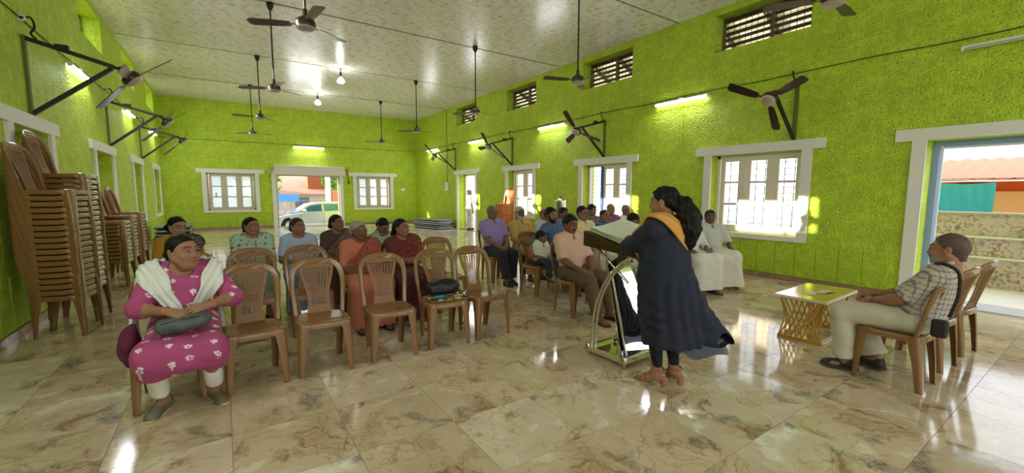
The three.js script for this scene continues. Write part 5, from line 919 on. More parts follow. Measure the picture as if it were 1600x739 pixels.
// woman speaking at the lectern
const navy = plain(0x191d30, 0.08);
person({
  label: 'woman in a flowing navy dress and mustard shawl standing at the lectern, back turned', pos: [2.82, -2.02], ry: Math.PI - 0.1, standing: true, top: 1.54, baseY: 0, near: 2, female: true, skin: 0x9a7058, build: { w: 1.08, belly: 0.35, bust: 0.9, fat: 0.3 },
  joints: (P) => ({ chest: P(0, 1.19, 0.02), neck: P(0, 1.355, 0.02), head: P(0.0, 1.5, 0.05) }),
  head: { yaw: 0.42, pitch: 0.1, hair: { style: 'woman', line: 0.004, slope: 0.75, thick: 0.012, nape: -0.09, rough: 0.006, freq: 38, color: 0x0c0807, part: false, tail: [[0, 0.0, -0.1, 0.045], [0.0, -0.03, -0.15, 0.062], [-0.01, -0.12, -0.18, 0.085], [-0.02, -0.21, -0.18, 0.085], [-0.03, -0.31, -0.16, 0.06], [-0.035, -0.37, -0.14, 0.025]] } },
  arms: { L: { wrist: [0.0, 1.12, 0.36], pole: [1, -0.6, -0.2], hand: { pose: 'flat', dir: [-0.35, -0.05, 1], up: [0.1, 1, 0.1] } }, R: { wrist: [-0.2, 1.13, 0.34], pole: [-1, -0.7, -0.2], hand: { pose: 'rest', dir: [0.2, -0.1, 1], up: [-0.1, 1, 0.1] } } },
  legs: { L: { ankle: [0.07, 0.14, -0.02], toe: [0.4, 0, 1] }, R: { ankle: [-0.075, 0.14, -0.06], toe: [0.1, 0, 1] } }, footLift: -0.025, footPitch: 0.3,
  upper: { name: 'dress', sleeve: 1.75, neck: 'scoop', deep: 0.07, e: 0.018, loose: 0.014, hem: 0.33, pattern: navy, fold: 0.011,
    extra: (C, J) => { C.add(cap([0, 0.95, 0.0], [0.01, 0.6, -0.02], 0.165, 0.19), 0.12); C.add(cap([0.0, 0.66, -0.03], [0.0, 0.3, -0.06], 0.18, 0.2), 0.1); C.add(cap([-0.05, 0.72, -0.06], [-0.4, 0.355, -0.28], 0.15, 0.045), 0.14); C.add(cap([-0.1, 0.4, -0.1], [-0.36, 0.335, -0.26], 0.14, 0.055), 0.1); },
    post: (v, x, y, z) => v + 0.007 * Math.sin(Math.atan2(x + 0.1 * sstep(0.7, 0.3, y), z + 0.06) * 13 + 1.5 * noise3(x * 3, y * 2.2, z * 3)) * sstep(1.0, 0.7, y) * sstep(0.1, 0.2, Math.hypot(x, z)), cell: 0.0105 },
  lower: { type: 'trousers', name: 'leggings', cell: 0.012, pattern: plain(0x0c0e14, 0.05), e: 0.006, len: 1.0, ankleR: 0.034 },
  drapes: [{ name: 'shawl', pattern: plain(0xcf954a, 0.05), off: 0.024, thick: 0.02, fold: 0.004, freq: 70, cell: 0.008,
    band: (x, y, z, J) => { const cy = J.chest[1]; const b = z < J.chest[2] ; const l = y - (cy + 0.06 + x * 0.95); return Math.max(b ? Math.abs(l - 0.03) - 0.085 : Math.abs(x - 0.11) - 0.06, cy - 0.24 - y); },
    along: (x, y) => y - x * 0.95 }],
  more: (g, J, part, HM) => {
    const band = bandTorus(0.03, 0.009); band.applyMatrix4(new THREE.Matrix4().makeTranslation(0, 0.0, -0.118)); band.applyMatrix4(HM); part('hair_band', band, std(0x6d6a66, 0.6), g);
    // translucent overlay of the wind-blown hem
    const n = 26, m = 6, pos = [], idx = []; for (let j = 0; j <= m; j++) for (let i = 0; i <= n; i++) { const t = i / n, a = mix(-0.3, 2.1, t), r = 0.2 + 0.3 * sstep(0.1, 0.62, t) * (1 - 0.6 * sstep(0.72, 1, t)); const f = 1 + 0.13 * (j / m); pos.push(-Math.sin(a) * r * f - 0.02, 0.37 - 0.13 * (j / m) * (0.6 + 0.4 * Math.sin(t * 3)) + 0.02 * Math.sin(t * 20), -0.06 - Math.cos(a) * r * f * 0.75 + 0.03); }
    for (let j = 0; j < m; j++) for (let i = 0; i < n; i++) { const a = j * (n + 1) + i; idx.push(a, a + 1, a + n + 1, a + 1, a + n + 2, a + n + 1); }
    const q = new THREE.BufferGeometry(); q.setAttribute('position', new THREE.Float32BufferAttribute(pos, 3)); q.setIndex(idx); q.computeVertexNormals(); part('sheer_hem', q, phys(0x565a6c, 0.8, { transmission: 0.5, thickness: 0, side: THREE.DoubleSide }), g, 'translucent navy hem blown to one side');
    for (const [s, n] of [[1, 'L'], [-1, 'R']]) { const M = basis(J['toe' + n], [0, 1, 0]).setPosition(J['an' + n][0], 0, J['an' + n][2]), tan = std(0x9a6a48, 0.6);
      const F = new Field([-0.06, -0.01, -0.12], [0.06, 0.13, 0.2], 0.006); F.add(cap([0, 0.058, -0.05], [0, 0.046, 0.0], 0.037, 0.037), 0.01).add(cap([0, 0.046, 0], [0, 0.018, 0.09], 0.037, 0.042), 0.02).add(cap([0, 0.016, 0.09], [0.004, 0.014, 0.15], 0.042, 0.03), 0.02); const base = (z) => z < 0 ? mix(0.048, 0.06, clamp(-z / 0.08)) : mix(0.048, 0.012, sstep(0, 0.085, z)); F.all((e, x, y, z) => Math.max(e, y - base(z) - 0.008, base(z) - 0.014 - y)); F.add(cap([0, 0.05, -0.058], [0, 0.0, -0.062], 0.03, 0.024, true), 0.004); F.all((e, x, y) => Math.max(e, -y));
      const k = F.mesh(); k.applyMatrix4(M); const sh = part('heeled_sandal', k, tan, g); const st = []; for (const [z, y, w, r] of [[0.1, 0.026, 0.046, 0.008], [0.06, 0.045, 0.044, 0.008]]) { const t = new THREE.TorusGeometry(w, r, 6, 18, Math.PI); t.scale(1, 0.85, 1.6); t.translate(0, y - 0.01, z); st.push(t); } const an = new THREE.TorusGeometry(0.043, 0.007, 6, 20); an.rotateX(Math.PI / 2 - 0.2); an.translate(0, 0.125, -0.02); st.push(an); const sg = merge(st); sg.applyMatrix4(M); part('strap', sg, tan, sh); }
  },
});

// man at right
const rman = person({
  label: 'grey haired man in a checked shirt and cream trousers sitting in profile at right', pos: [4.43, -0.99], ry: Math.PI, top: 1.2, near: 2, skin: 0x9c725a, lean: 0.25, hipZ: -0.1, build: { w: 1.05, belly: 0.55, fat: 0.3 }, headAt: [0.0, 1.085, -0.235],
  head: { yaw: 0.02, pitch: -0.02, s: 1.04, browColor: [0.06, 0.05, 0.045], stubble: 0.7, stubbleColor: [0.35, 0.33, 0.32], hair: { color: 0x5a4a42, thick: 0.006, line: 0.004, slope: 0.9 }, beard: { moustache: 0.8, color: 0x5a5350 } },
  arms: { L: { wrist: [0.06, 0.625, 0.18], pole: [0.8, -0.6, -0.6], hand: { pose: 'clasp', dir: [-0.5, -0.3, 0.8], up: [0.6, 0.7, 0.2] } }, R: { wrist: [-0.07, 0.655, 0.2], pole: [-0.8, -0.6, -0.6], hand: { pose: 'clasp', dir: [0.55, -0.2, 0.75], up: [-0.3, 0.9, 0.2] } } },
  legs: { L: { ankle: [0.13, 0.1, 0.28], toe: [0.15, 0, 1] }, R: { ankle: [-0.12, 0.1, 0.16], toe: [-0.2, 0, 1] } },
  upper: { sleeve: 0.85, e: 0.014, loose: 0.016, flare: 0.014, pattern: checks(0xb9aea2, 0x5e4a50, 0x5e4a50, 0.042, 0.2), fold: 0.003, hem: 0.52 },
  lower: { type: 'trousers', pattern: plain(0xc2bba6), e: 0.014, loose: 0.014, ankleR: 0.075, fold: 0.006 }, feet: { type: 'shoe', color: 0x2e2526, sole: 0x4a3f3a },
  more: (g, J, part) => { const t = new THREE.TorusGeometry(0.17, 0.018, 8, 40); t.scale(1.0, 0.76, 1.6); t.rotateX(Math.PI / 2 + 0.1); t.translate(0, 0.575, -0.085); part('belt', t, std(0x2b1f1c, 0.5), g); },
});
chair('brown chair under the man in the checked shirt at right', GO, 4.42, -0.99, Math.PI - 0.04);
{ const b = thing('shoulder_bag', 'dark shoulder strap and small black pouch of the man at right', 'bag', [4.43, 0, -0.99], Math.PI);
  part('strap', tube([[0.13, 0.99, -0.2], [0.19, 1.0, -0.25], [0.21, 0.96, -0.33], [0.2, 0.8, -0.345], [0.18, 0.62, -0.31]], 0.012, 30, 6), std(0x241b1c, 0.7), b); part('pouch', boxAt(0.07, 0.13, 0.09, 0.2, 0.53, -0.27, 0.02), std(0x1d1a1c, 0.7), b); }
// ------------------------------------------------------------------ the audience
const SK = [0x8f6852, 0x845e4a, 0x7a5642, 0x9a745e, 0x6e4e3e];
const womanHair = (extra = {}) => ({ style: 'woman', line: 0.004, slope: 0.75, thick: 0.008, nape: -0.1, ...extra });
const pallu = (pattern, name = 'sari_drape') => ({ name, pattern, off: 0.014, thick: 0.016, fold: 0.004, freq: 110,
  band: (x, y, z, J) => { const cy = J.chest[1], f = z > J.chest[2] - 0.03; return f ? Math.max(Math.abs(y - cy - 1.05 * x + 0.05) - 0.15, cy - 0.36 - y) : Math.max(Math.abs(x - 0.12) - 0.11, cy - 0.4 - y); }, along: (x, y) => y - 1.05 * x });
const occupied = (who, x, z, ry = 0) => chair('brown chair under ' + who, GO, x, z, ry);
const lapHands = { L: { wrist: [0.075, 0.615, 0.2], hand: { dir: [-0.75, -0.25, 0.6], up: [0.2, 1, 0.4] } }, R: { wrist: [-0.085, 0.605, 0.2], hand: { dir: [0.7, -0.25, 0.65], up: [-0.2, 1, 0.4] } } };
const kneeHands = { L: { wrist: [0.13, 0.62, 0.22], hand: { dir: [-0.1, -0.3, 1], up: [0, 1, 0.3] } }, R: { wrist: [-0.13, 0.62, 0.22], hand: { dir: [0.1, -0.3, 1], up: [0, 1, 0.3] } } };
const folded = { L: { wrist: [-0.09, 0.7, 0.12], pole: [1, -0.6, 0], hand: { dir: [-1, 0.1, 0.05], up: [0, 0.4, 1] } }, R: { wrist: [0.09, 0.67, 0.14], pole: [-1, -0.6, 0], hand: { dir: [1, 0.15, -0.1], up: [0, 0.4, 1] } } };
const sari = (label, x, z, top, o) => person({ label, pos: [x, z], top, female: true, arms: lapHands, build: { w: 0.98, belly: 0.4, bust: 0.9, fat: 0.25 }, ...o,
  upper: { name: 'blouse', sleeve: 0.7, neck: 'scoop', deep: 0.09, e: 0.012, ...o.upper }, lower: { type: 'skirt', name: 'sari_skirt', end: 0.05, e: 0.006, foot: 0.085, pleats: 60, ...o.lower } });
const man = (label, x, z, top, o) => person({ label, pos: [x, z], top, arms: kneeHands, build: { w: 1.02, belly: 0.45 }, ...o, upper: { sleeve: 0.82, e: 0.014, loose: 0.012, flare: 0.01, ...o.upper }, lower: { type: 'trousers', pattern: plain(0x23262e), loose: 0.01, ankleR: 0.065, ...o.lower } });

occupied('the smiling woman in dark green at far left', -0.5, R3);
sari('smiling woman in a dark green sari and mustard blouse, behind the pink clad woman', -0.47, R3, 1.2, { skin: SK[3], head: { yaw: 0.62, pitch: 0.16, hair: womanHair({ bun: [0, -0.035, -0.13, 0.058], rough: 0.004 }) }, upper: { pattern: plain(0xa8761e) }, lower: { pattern: bandsY(0x23271d, 0x4a4a36, 0.05, 0.3) }, drapes: [{ ...pallu(bandsY(0x2c3024, 0x7a7660, 0.035, 0.35)) }] });
occupied('the woman in pale green', 0.27, R3);
sari('woman in a pale green shawl printed with dark flowers, third row', 0.26, R3, 1.17, { skin: SK[0], near: 1, head: { yaw: 0.6, pitch: -0.04, fat: 0.4, hair: womanHair({ tail: [[0, 0, -0.09, 0.035], [0, -0.06, -0.11, 0.035], [0, -0.14, -0.1, 0.025]] }) }, upper: { name: 'tunic', sleeve: 1.3, pattern: spots(0x9cae9e, 0x4f4038, 0.085, 0.014) }, lower: { name: 'tunic_skirt', pattern: plain(0x8aa08c), end: 0.2 }, drapes: [{ ...pallu(spots(0xa8baaa, 0x5a3d38, 0.09, 0.015), 'shawl'), band: (x, y, z, J) => { const cy = J.chest[1], f = z > J.chest[2]; return Math.max(cy - (f ? 0.12 : 0.3) - y, f ? -(Math.abs(x) - (y - cy - 0.045) * 0.75) : -1, Math.abs(x) - 0.24); } }], feet: { type: 'sandal', color: 0x2a211e } });
occupied('the woman in light blue', 0.8, R3);
sari('woman in a light blue tunic with grey hair tied back, before the open back doorway', 0.78, R3, 1.14, { skin: SK[0], near: 1, head: { yaw: 0.55, pitch: -0.02, fat: 0.3, hair: womanHair({ color: 0x2e2826, bun: [0, -0.03, -0.115, 0.042] }) }, upper: { name: 'tunic', sleeve: 0.85, pattern: plain(0xa2b2ca), deep: 0.11 }, lower: { name: 'tunic_skirt', pattern: plain(0x8094ac), fold: 0.008 }, feet: { type: 'sandal', color: 0x2a211e } });
occupied('the woman in brown', 1.28, R3);
sari('woman in a brown sari with hair tied back, beside the silver haired elder', 1.27, R3, 1.175, { skin: SK[1], head: { yaw: 0.62, pitch: -0.05, hair: womanHair({ bun: [0, -0.04, -0.115, 0.042] }) }, upper: { pattern: plain(0x4a352c) }, lower: { pattern: plain(0x5a4238) }, drapes: [pallu(plain(0x6f564a, 0.1))] });
occupied('the elder in the orange sari', 1.27, R2);
sari('elderly woman with cropped silver hair in an orange sari', 1.28, R2, 1.15, { skin: SK[4], near: 1, head: { yaw: 0.6, pitch: 0.03, browColor: [0.2, 0.2, 0.2], hair: { style: 'woman', part: false, line: -0.004, slope: 0.8, thick: 0.004, nape: -0.075, color: 0x8d8883 } }, upper: { pattern: plain(0xb5664a), sleeve: 0.95 }, lower: { pattern: plain(0xb86f54, 0.08), pleats: 75, pleatAmp: 0.009, foot: 0.1 }, drapes: [{ ...pallu(checks(0x9c5240, 0x7c3c30, 0x7c3c30, 0.03, 0.3)), extra: (T, J) => { T.add(ell([0.06, 0.62, 0.14], [0.13, 0.09, 0.1]), 0.06); } }], feet: { type: 'sandal', color: 0x2a211e } });
occupied('the woman in striped teal', 1.9, R3);
sari('woman in a teal and white striped top bowing her head, behind the elder', 1.88, R3, 1.09, { skin: SK[1], lean: 0.02, head: { yaw: 0.45, pitch: 0.62, hair: womanHair({}) }, upper: { name: 'tunic', sleeve: 0.9, pattern: bandsY(0xa8bdb2, 0x5d7f7c, 0.035, 0.4) }, lower: { name: 'tunic_skirt', pattern: plain(0x2b3038), end: 0.15 } });
occupied('the woman in maroon', 1.77, R2);
sari('woman in a maroon sari with folded arms and a low ponytail', 1.79, R2, 1.16, { skin: SK[1], near: 1, arms: folded, head: { yaw: 0.6, pitch: -0.08, hair: womanHair({ tail: [[0, -0.01, -0.09, 0.035], [-0.01, -0.06, -0.11, 0.04], [-0.01, -0.15, -0.1, 0.03], [0, -0.2, -0.09, 0.015]] }) }, upper: { pattern: plain(0x5e1f22), sleeve: 0.95 }, lower: { pattern: spots(0x47191c, 0x8a6a3a, 0.12, 0.009) }, drapes: [pallu(spots(0x702628, 0xa07a48, 0.11, 0.01))] });

// men's side
occupied('the man in the pink shirt', 3.575, R1, -0.04);
man('man with a thick moustache in a pale pink shirt and brown trousers, front row', 3.56, R1, 1.215, { skin: 0x77523f, near: 2, lean: 0.1, head: { yaw: 0.02, pitch: 0.2, w: 1.0, jaw: 1.05, hair: { color: 0x0d0a09, thick: 0.014, line: 0.006, slope: 0.85, rough: 0.003 }, beard: { moustache: 1.25 } }, upper: { pattern: plain(0xcda896, 0.04), sleeve: 0.95, loose: 0.018, fold: 0.007 }, lower: { pattern: plain(0x5c4a34, 0.08), loose: 0.014, fold: 0.008 },
  arms: { L: { wrist: [0.075, 0.57, 0.22], pole: [0.9, -0.6, -0.4], hand: { pose: 'clasp', dir: [-0.6, -0.45, 0.6], up: [0.3, 0.7, 0.6] } }, R: { wrist: [-0.1, 0.58, 0.22], pole: [-0.9, -0.6, -0.4], hand: { pose: 'clasp', dir: [0.6, -0.4, 0.65], up: [-0.2, 0.8, 0.5] } } }, legs: { L: { ankle: [0.16, 0.085, 0.46], toe: [0.25, 0, 1] }, R: { ankle: [-0.07, 0.085, 0.5], toe: [-0.1, 0, 1] } }, feet: { type: 'sandal', color: 0x3a2820 },
  more: (g, J, part) => { part('pen', rod([0.09, J.chest[1] + 0.06, J.chest[2] + 0.145], [0.12, J.chest[1] + 0.062, J.chest[2] + 0.14], 0.005), matOf(0x1a1a1c, 0.4), g); } });
occupied('the man in the violet shirt', 3.8, R3);
man('grey haired man with glasses in a violet shirt and navy trousers', 3.8, R3, 1.275, { skin: SK[1], near: 1, build: { w: 1.08, belly: 0.8, fat: 0.3 }, head: { yaw: 0.02, pitch: 0.02, fat: 0.4, glasses: true, hair: { color: 0x6b6660, thick: 0.006, line: -0.004 }, beard: { moustache: 1.0, color: 0x4a4542 } }, arms: lapHands, upper: { pattern: plain(0x937cb6, 0.05), sleeve: 0.9 }, lower: { pattern: plain(0x22252f) }, legs: { L: { ankle: [0.04, 0.085, 0.4], toe: [-0.05, 0, 1] }, R: { ankle: [-0.09, 0.085, 0.46], toe: [-0.1, 0, 1] } }, feet: { type: 'shoe', color: 0x141416, sole: 0x0c0c0d } });
occupied('the white bearded man in mustard', 4.38, R3);
man('white bearded man in a mustard shirt leaning beside the violet shirt', 4.38, R3, 1.24, { skin: SK[4], near: 1, head: { yaw: 0.05, pitch: 0.02, roll: -0.12, hair: { color: 0xa6a19b, thick: 0.012, line: 0.0, rough: 0.003 }, beard: { full: 0.009, moustache: 1.1, color: 0xb4afa8 } }, upper: { pattern: plain(0xbf9c58, 0.05), sleeve: 1.6 }, lower: { pattern: plain(0xbfa068) }, feet: { type: 'sandal', color: 0x2a211e } });
occupied('the small boy', 3.84, R2, 0.05);
person({ label: 'small boy in a white shirt and blue jeans on a chair beside the bearded man', pos: [3.86, R2], top: 0.9, near: 1, skin: SK[1], limb: 0.6, lean: 0.02, hipZ: 0.02, build: { w: 0.98, belly: 0.2 }, head: { s: 0.84, yaw: 0.75, pitch: 0.2, w: 1.03, jaw: 0.92, hair: { color: 0x0e0b0a, thick: 0.012, line: 0.004 } }, arms: { L: { wrist: [0.06, 0.55, 0.16] }, R: { wrist: [-0.04, 0.55, 0.17] } }, legs: { L: { ankle: [0.1, 0.27, 0.3] }, R: { ankle: [-0.03, 0.27, 0.3] } }, upper: { pattern: plain(0xdad8c8), sleeve: 0.8, e: 0.01 }, lower: { type: 'trousers', pattern: plain(0x26344f), e: 0.008, ankleR: 0.06 }, feet: { type: 'sandal', color: 0x2a2420 } });
occupied('the bearded man in the blue shirt', 4.36, R2);
man('black bearded man in a denim blue shirt with an arm behind the small boy', 4.36, R2, 1.27, { skin: SK[0], near: 1, side: -0.24, head: { yaw: 0.15, pitch: 0.0, hair: { color: 0x0b0909, thick: 0.016, line: 0.008 }, beard: { full: 0.006, moustache: 1.2 } }, upper: { pattern: plain(0x4a5f82, 0.06), sleeve: 1.6 }, lower: { pattern: plain(0x2a2c33) }, arms: { R: { wrist: [-0.77, 0.6, 0.03], pole: [-0.6, 0.9, 0.3], hand: { pose: 'rest', dir: [0.1, -1, 0.3], up: [-1, 0, 0.3] } }, L: lapHands.L }, feet: { type: 'sandal', color: 0x2a211e } });
occupied('the man in the pale yellow shirt', 4.87, R2);
man('man with glasses in a pale yellow shirt and white dhoti', 4.86, R2, 1.285, { skin: SK[0], near: 1, head: { yaw: 0.1, pitch: 0.02, fat: 0.3, glasses: true, hair: { color: 0x151110, thick: 0.011, line: -0.002 }, beard: { moustache: 0.9 } }, upper: { pattern: plain(0xd4c68e, 0.05), sleeve: 0.9 }, lower: { type: 'dhoti', pattern: plain(0xd8d4c8), end: 0.08, e: 0.006, foot: 0.08 }, feet: { type: 'sandal', color: 0x2a211e } });
occupied('the man in the blue plaid shirt', 5.38, R2);
man('moustached man with a high forehead in a blue plaid shirt, behind the lectern', 5.38, R2, 1.215, { skin: SK[0], head: { yaw: -0.1, pitch: -0.02, hair: { color: 0x14100f, thick: 0.009, line: -0.012, bald: 0.3 }, beard: { moustache: 1.2 } }, upper: { pattern: checks(0x3a4a8c, 0x1d2248, 0x8590bd, 0.05, 0.3) } });
occupied('the balding man behind the blue shirt', 4.95, R3);
man('balding man in a light shirt half hidden behind the bearded man', 4.95, R3, 1.19, { skin: SK[0], head: { yaw: 0.1, hair: { color: 0x5a5552, thick: 0.006, line: -0.02, bald: 0.9 } }, upper: { pattern: plain(0xb9c0c8) } });
occupied('the man glimpsed behind the pink shirt', 5.42, R3);
man('dark haired man mostly hidden between the blue and pale yellow shirts', 5.42, R3, 1.21, { skin: SK[2], head: { yaw: 0.05, hair: { color: 0x0d0b0a, thick: 0.011 } }, upper: { pattern: plain(0x6f7684) } });
occupied('the man in the black checked shirt', 6.18, R3);
man('young man in a black and white checked shirt before the second window', 6.18, R3, 1.265, { skin: SK[0], head: { yaw: -0.05, pitch: 0.08, hair: { color: 0x17110f, thick: 0.013 } }, upper: { pattern: checks(0x1d1d22, 0x8d8a88, 0x8d8a88, 0.06, 0.3) } });
occupied('the bald man in purple plaid', 6.74, R3);
man('bald man in a purple plaid shirt by the second window', 6.74, R3, 1.28, { skin: SK[3], head: { yaw: -0.25, hair: { color: 0x7c7774, thick: 0.003, line: -0.03, bald: 1.0 } }, upper: { pattern: checks(0x6a3a5a, 0x39304f, 0x9a6a7e, 0.05, 0.3) } });
occupied('the grey haired man by the second window', 7.2, R3);
man('grey haired man in a pale shirt nearest the second window', 7.2, R3, 1.235, { skin: SK[1], head: { yaw: -0.3, pitch: 0.05, hair: { color: 0x77716c, thick: 0.008 } }, upper: { pattern: plain(0xc8c6c2) } });
occupied('the man with glasses behind the lectern', 4.78, R1, -0.1);
man('man with glasses looking down in a navy shirt and white dhoti, behind the lectern', 4.78, R1, 1.2, { skin: SK[2], near: 1, head: { yaw: -0.55, pitch: 0.3, glasses: true, hair: { color: 0x0c0a09, thick: 0.015 } }, upper: { pattern: plain(0x1b2140), sleeve: 0.9 }, lower: { type: 'dhoti', pattern: plain(0xd8d5cc), end: 0.08, e: 0.006, foot: 0.08 }, arms: lapHands, feet: { type: 'sandal', color: 0x2a211e } });
occupied('the man in white beside the speaker', 6.02, R1, -0.35);
man('man in a white shirt and white dhoti half hidden behind the woman speaker', 6.02, R1, 1.22, { ry: -0.35, skin: SK[2], near: 1, head: { yaw: -0.3, hair: { color: 0x1c1817, thick: 0.01 } }, upper: { pattern: plain(0xd3d2ca), sleeve: 1.4 }, lower: { type: 'dhoti', pattern: plain(0xd6d3c6), end: 0.07, e: 0.008, foot: 0.11, spread: 0.03, fold: 0.006 }, feet: { type: 'sandal', color: 0x2d3a66 } });
occupied('the man in off white facing the camera', 6.62, R1, -0.5);
man('man in an off white shirt and cream dhoti facing the camera, under the nearest window', 6.62, R1, 1.215, { ry: -0.5, skin: SK[4], near: 1, build: { w: 1.08, belly: 0.6, fat: 0.2 }, head: { yaw: -0.35, pitch: 0.02, fat: 0.2, hair: { color: 0x120e0d, thick: 0.01, line: -0.006 } }, upper: { pattern: plain(0xbdbdb8), sleeve: 1.0, loose: 0.016 }, lower: { type: 'dhoti', pattern: plain(0xcfc8b6), end: 0.05, e: 0.012, foot: 0.13, spread: 0.06, fold: 0.006 }, arms: { L: { wrist: [0.2, 0.62, 0.18], hand: { dir: [0.05, -0.25, 1], up: [0, 1, 0.3] } }, R: { wrist: [-0.17, 0.6, 0.2], hand: { dir: [-0.3, -0.2, 1], up: [0, 1, 0.3] } } } });
person({ label: 'grey haired man in a white shirt and dhoti standing in the far right doorway', pos: [8.1, -14.95], ry: 1.45, baseY: 0.02, standing: true, top: 1.6, skin: SK[3], build: { w: 1.05, belly: 0.5 }, head: { yaw: 0.05, pitch: 0.12, hair: { color: 0xa09a94, thick: 0.005, line: -0.01, bald: 0.4 } }, arms: { R: { wrist: [-0.2, 0.78, 0.05], hand: { dir: [0, -1, 0.1], up: [-1, 0, 0] } }, L: { wrist: [0.08, 1.08, 0.26], hand: { dir: [-0.5, 0.2, 1], up: [0.3, 1, 0] } } }, upper: { pattern: plain(0xd6d6d2), sleeve: 0.85, hem: 0.72, loose: 0.012 }, lower: { type: 'dhoti', pattern: plain(0xcfd0ce), end: 0.06, e: 0.02, foot: 0.11, fold: 0.006 }, feet: { type: 'shoe', color: 0x1a1a1c } });
// ------------------------------------------------------------------ lectern, table, bags and other things
const chrome = std(0xd0ccc4, 0.12, { metalness: 1 }), mirror = std(0xe4e2dc, 0.04, { metalness: 1 });
{
  const t = thing('lectern', 'chrome tube lectern with a mirror panel and slanted bronze tray, before the woman in navy', 'lectern', [2.96, 0, -2.56], 0.03);
  part('base', [boxAt(0.46, 0.05, 0.04, 0, 0.06, 0.21, 0.008), boxAt(0.46, 0.05, 0.04, 0, 0.06, -0.21, 0.008), boxAt(0.04, 0.05, 0.46, 0.21, 0.06, 0, 0.008), boxAt(0.04, 0.05, 0.46, -0.21, 0.06, 0, 0.008), boxAt(0.4, 0.012, 0.4, 0, 0.055, 0)], mirror, t);
  for (const x of [-0.21, 0.21]) for (const z of [-0.21, 0.21]) part('foot', [lathe([[0, 0], [0.02, 0], [0.022, 0.03], [0.028, 0.04], [0.028, 0.1], [0, 0.105]], 16).translate(x, 0, z)], chrome, t);
  for (const x of [-0.19, 0.19]) {
    for (const d of [0, 0.045]) part('curved_tube', tube([[x, 0.08, -0.19 + d], [x, 0.3, -0.18 + d], [x, 0.55, -0.12 + d * 0.8], [x, 0.78, 0.01 + d * 0.6], [x, 0.98 - d, 0.24]], 0.013, 30, 10), chrome, t);
    part('brace', rod([x * 0.95, 1.04, -0.2], [x * 0.95, 0.74, 0.2], 0.012), chrome, t);
    part('brace', rod([x * 0.95, 0.78, 0.02], [x * 0.9, 0.1, 0.2], 0.01), chrome, t);
  }
  const pg = extr([[-0.12, 0], [0.17, 0], [0.13, 0.5], [0.02, 0.9], [-0.17, 0.78]], 0.006, 0.001); pg.rotateX(-0.27); pg.rotateY(-0.42); pg.translate(0, 0.09, 0.13); part('mirror_panel', pg, mirror, t);
  const bronze = std(0x5a4a30, 0.35, { metalness: 0.75, bumpMap: texPlasterBump, bumpScale: 0.004 });
  for (const x of [-0.245, 0.245]) { const g = extr([[-0.26, 1.02], [0.33, 0.975], [0.33, 1.005], [-0.26, 1.15]], 0.01, 0.002); g.rotateY(-Math.PI / 2); g.translate(x + 0.005, 0, 0); part('tray_side', g, bronze, t); }
  part('tray_back', boxAt(0.48, 0.13, 0.012, 0, 1.085, -0.255), bronze, t);
  const top = boxAt(0.5, 0.016, 0.61, 0, 0, 0, 0.004); top.rotateX(0.24); top.translate(0, 1.075, 0.035); part('tray_top', top, bronze, t);
  part('lip', [rod([-0.25, 1.015, 0.335], [0.25, 1.015, 0.335], 0.012)], chrome, t);
}
{
  const f = thing('paper_file', 'open sheaf of large pale papers lying on the lectern tray', 'papers', [2.97, 1.105, -2.53], 0.03);
  const sheet = (w, d, x, y, ry, lift) => { const g = new THREE.PlaneGeometry(w, d, 12, 10); g.rotateX(-Math.PI / 2); const p = g.attributes.position; for (let i = 0; i < p.count; i++) p.setY(i, lift * Math.pow(Math.abs(p.getX(i) / w + 0.5), 2) + 0.004 * Math.sin(p.getZ(i) * 14)); g.rotateY(ry); g.rotateX(0.24); g.computeVertexNormals(); g.translate(x, y, -x * 0); return g; };
  const m = std(0xd9dfcb, 0.8, { side: THREE.DoubleSide });
  const blk = boxAt(0.44, 0.022, 0.5, 0, 0, 0); blk.rotateX(0.24); part('page_block', blk, std(0xb7bf9c, 0.85), f);
  for (let k = 0; k < 5; k++) part('page', sheet(0.46, 0.5, 0.005 * k - 0.01, 0.014 + 0.004 * k, (k - 2) * 0.035, 0.01 + 0.012 * k), m, f);
}
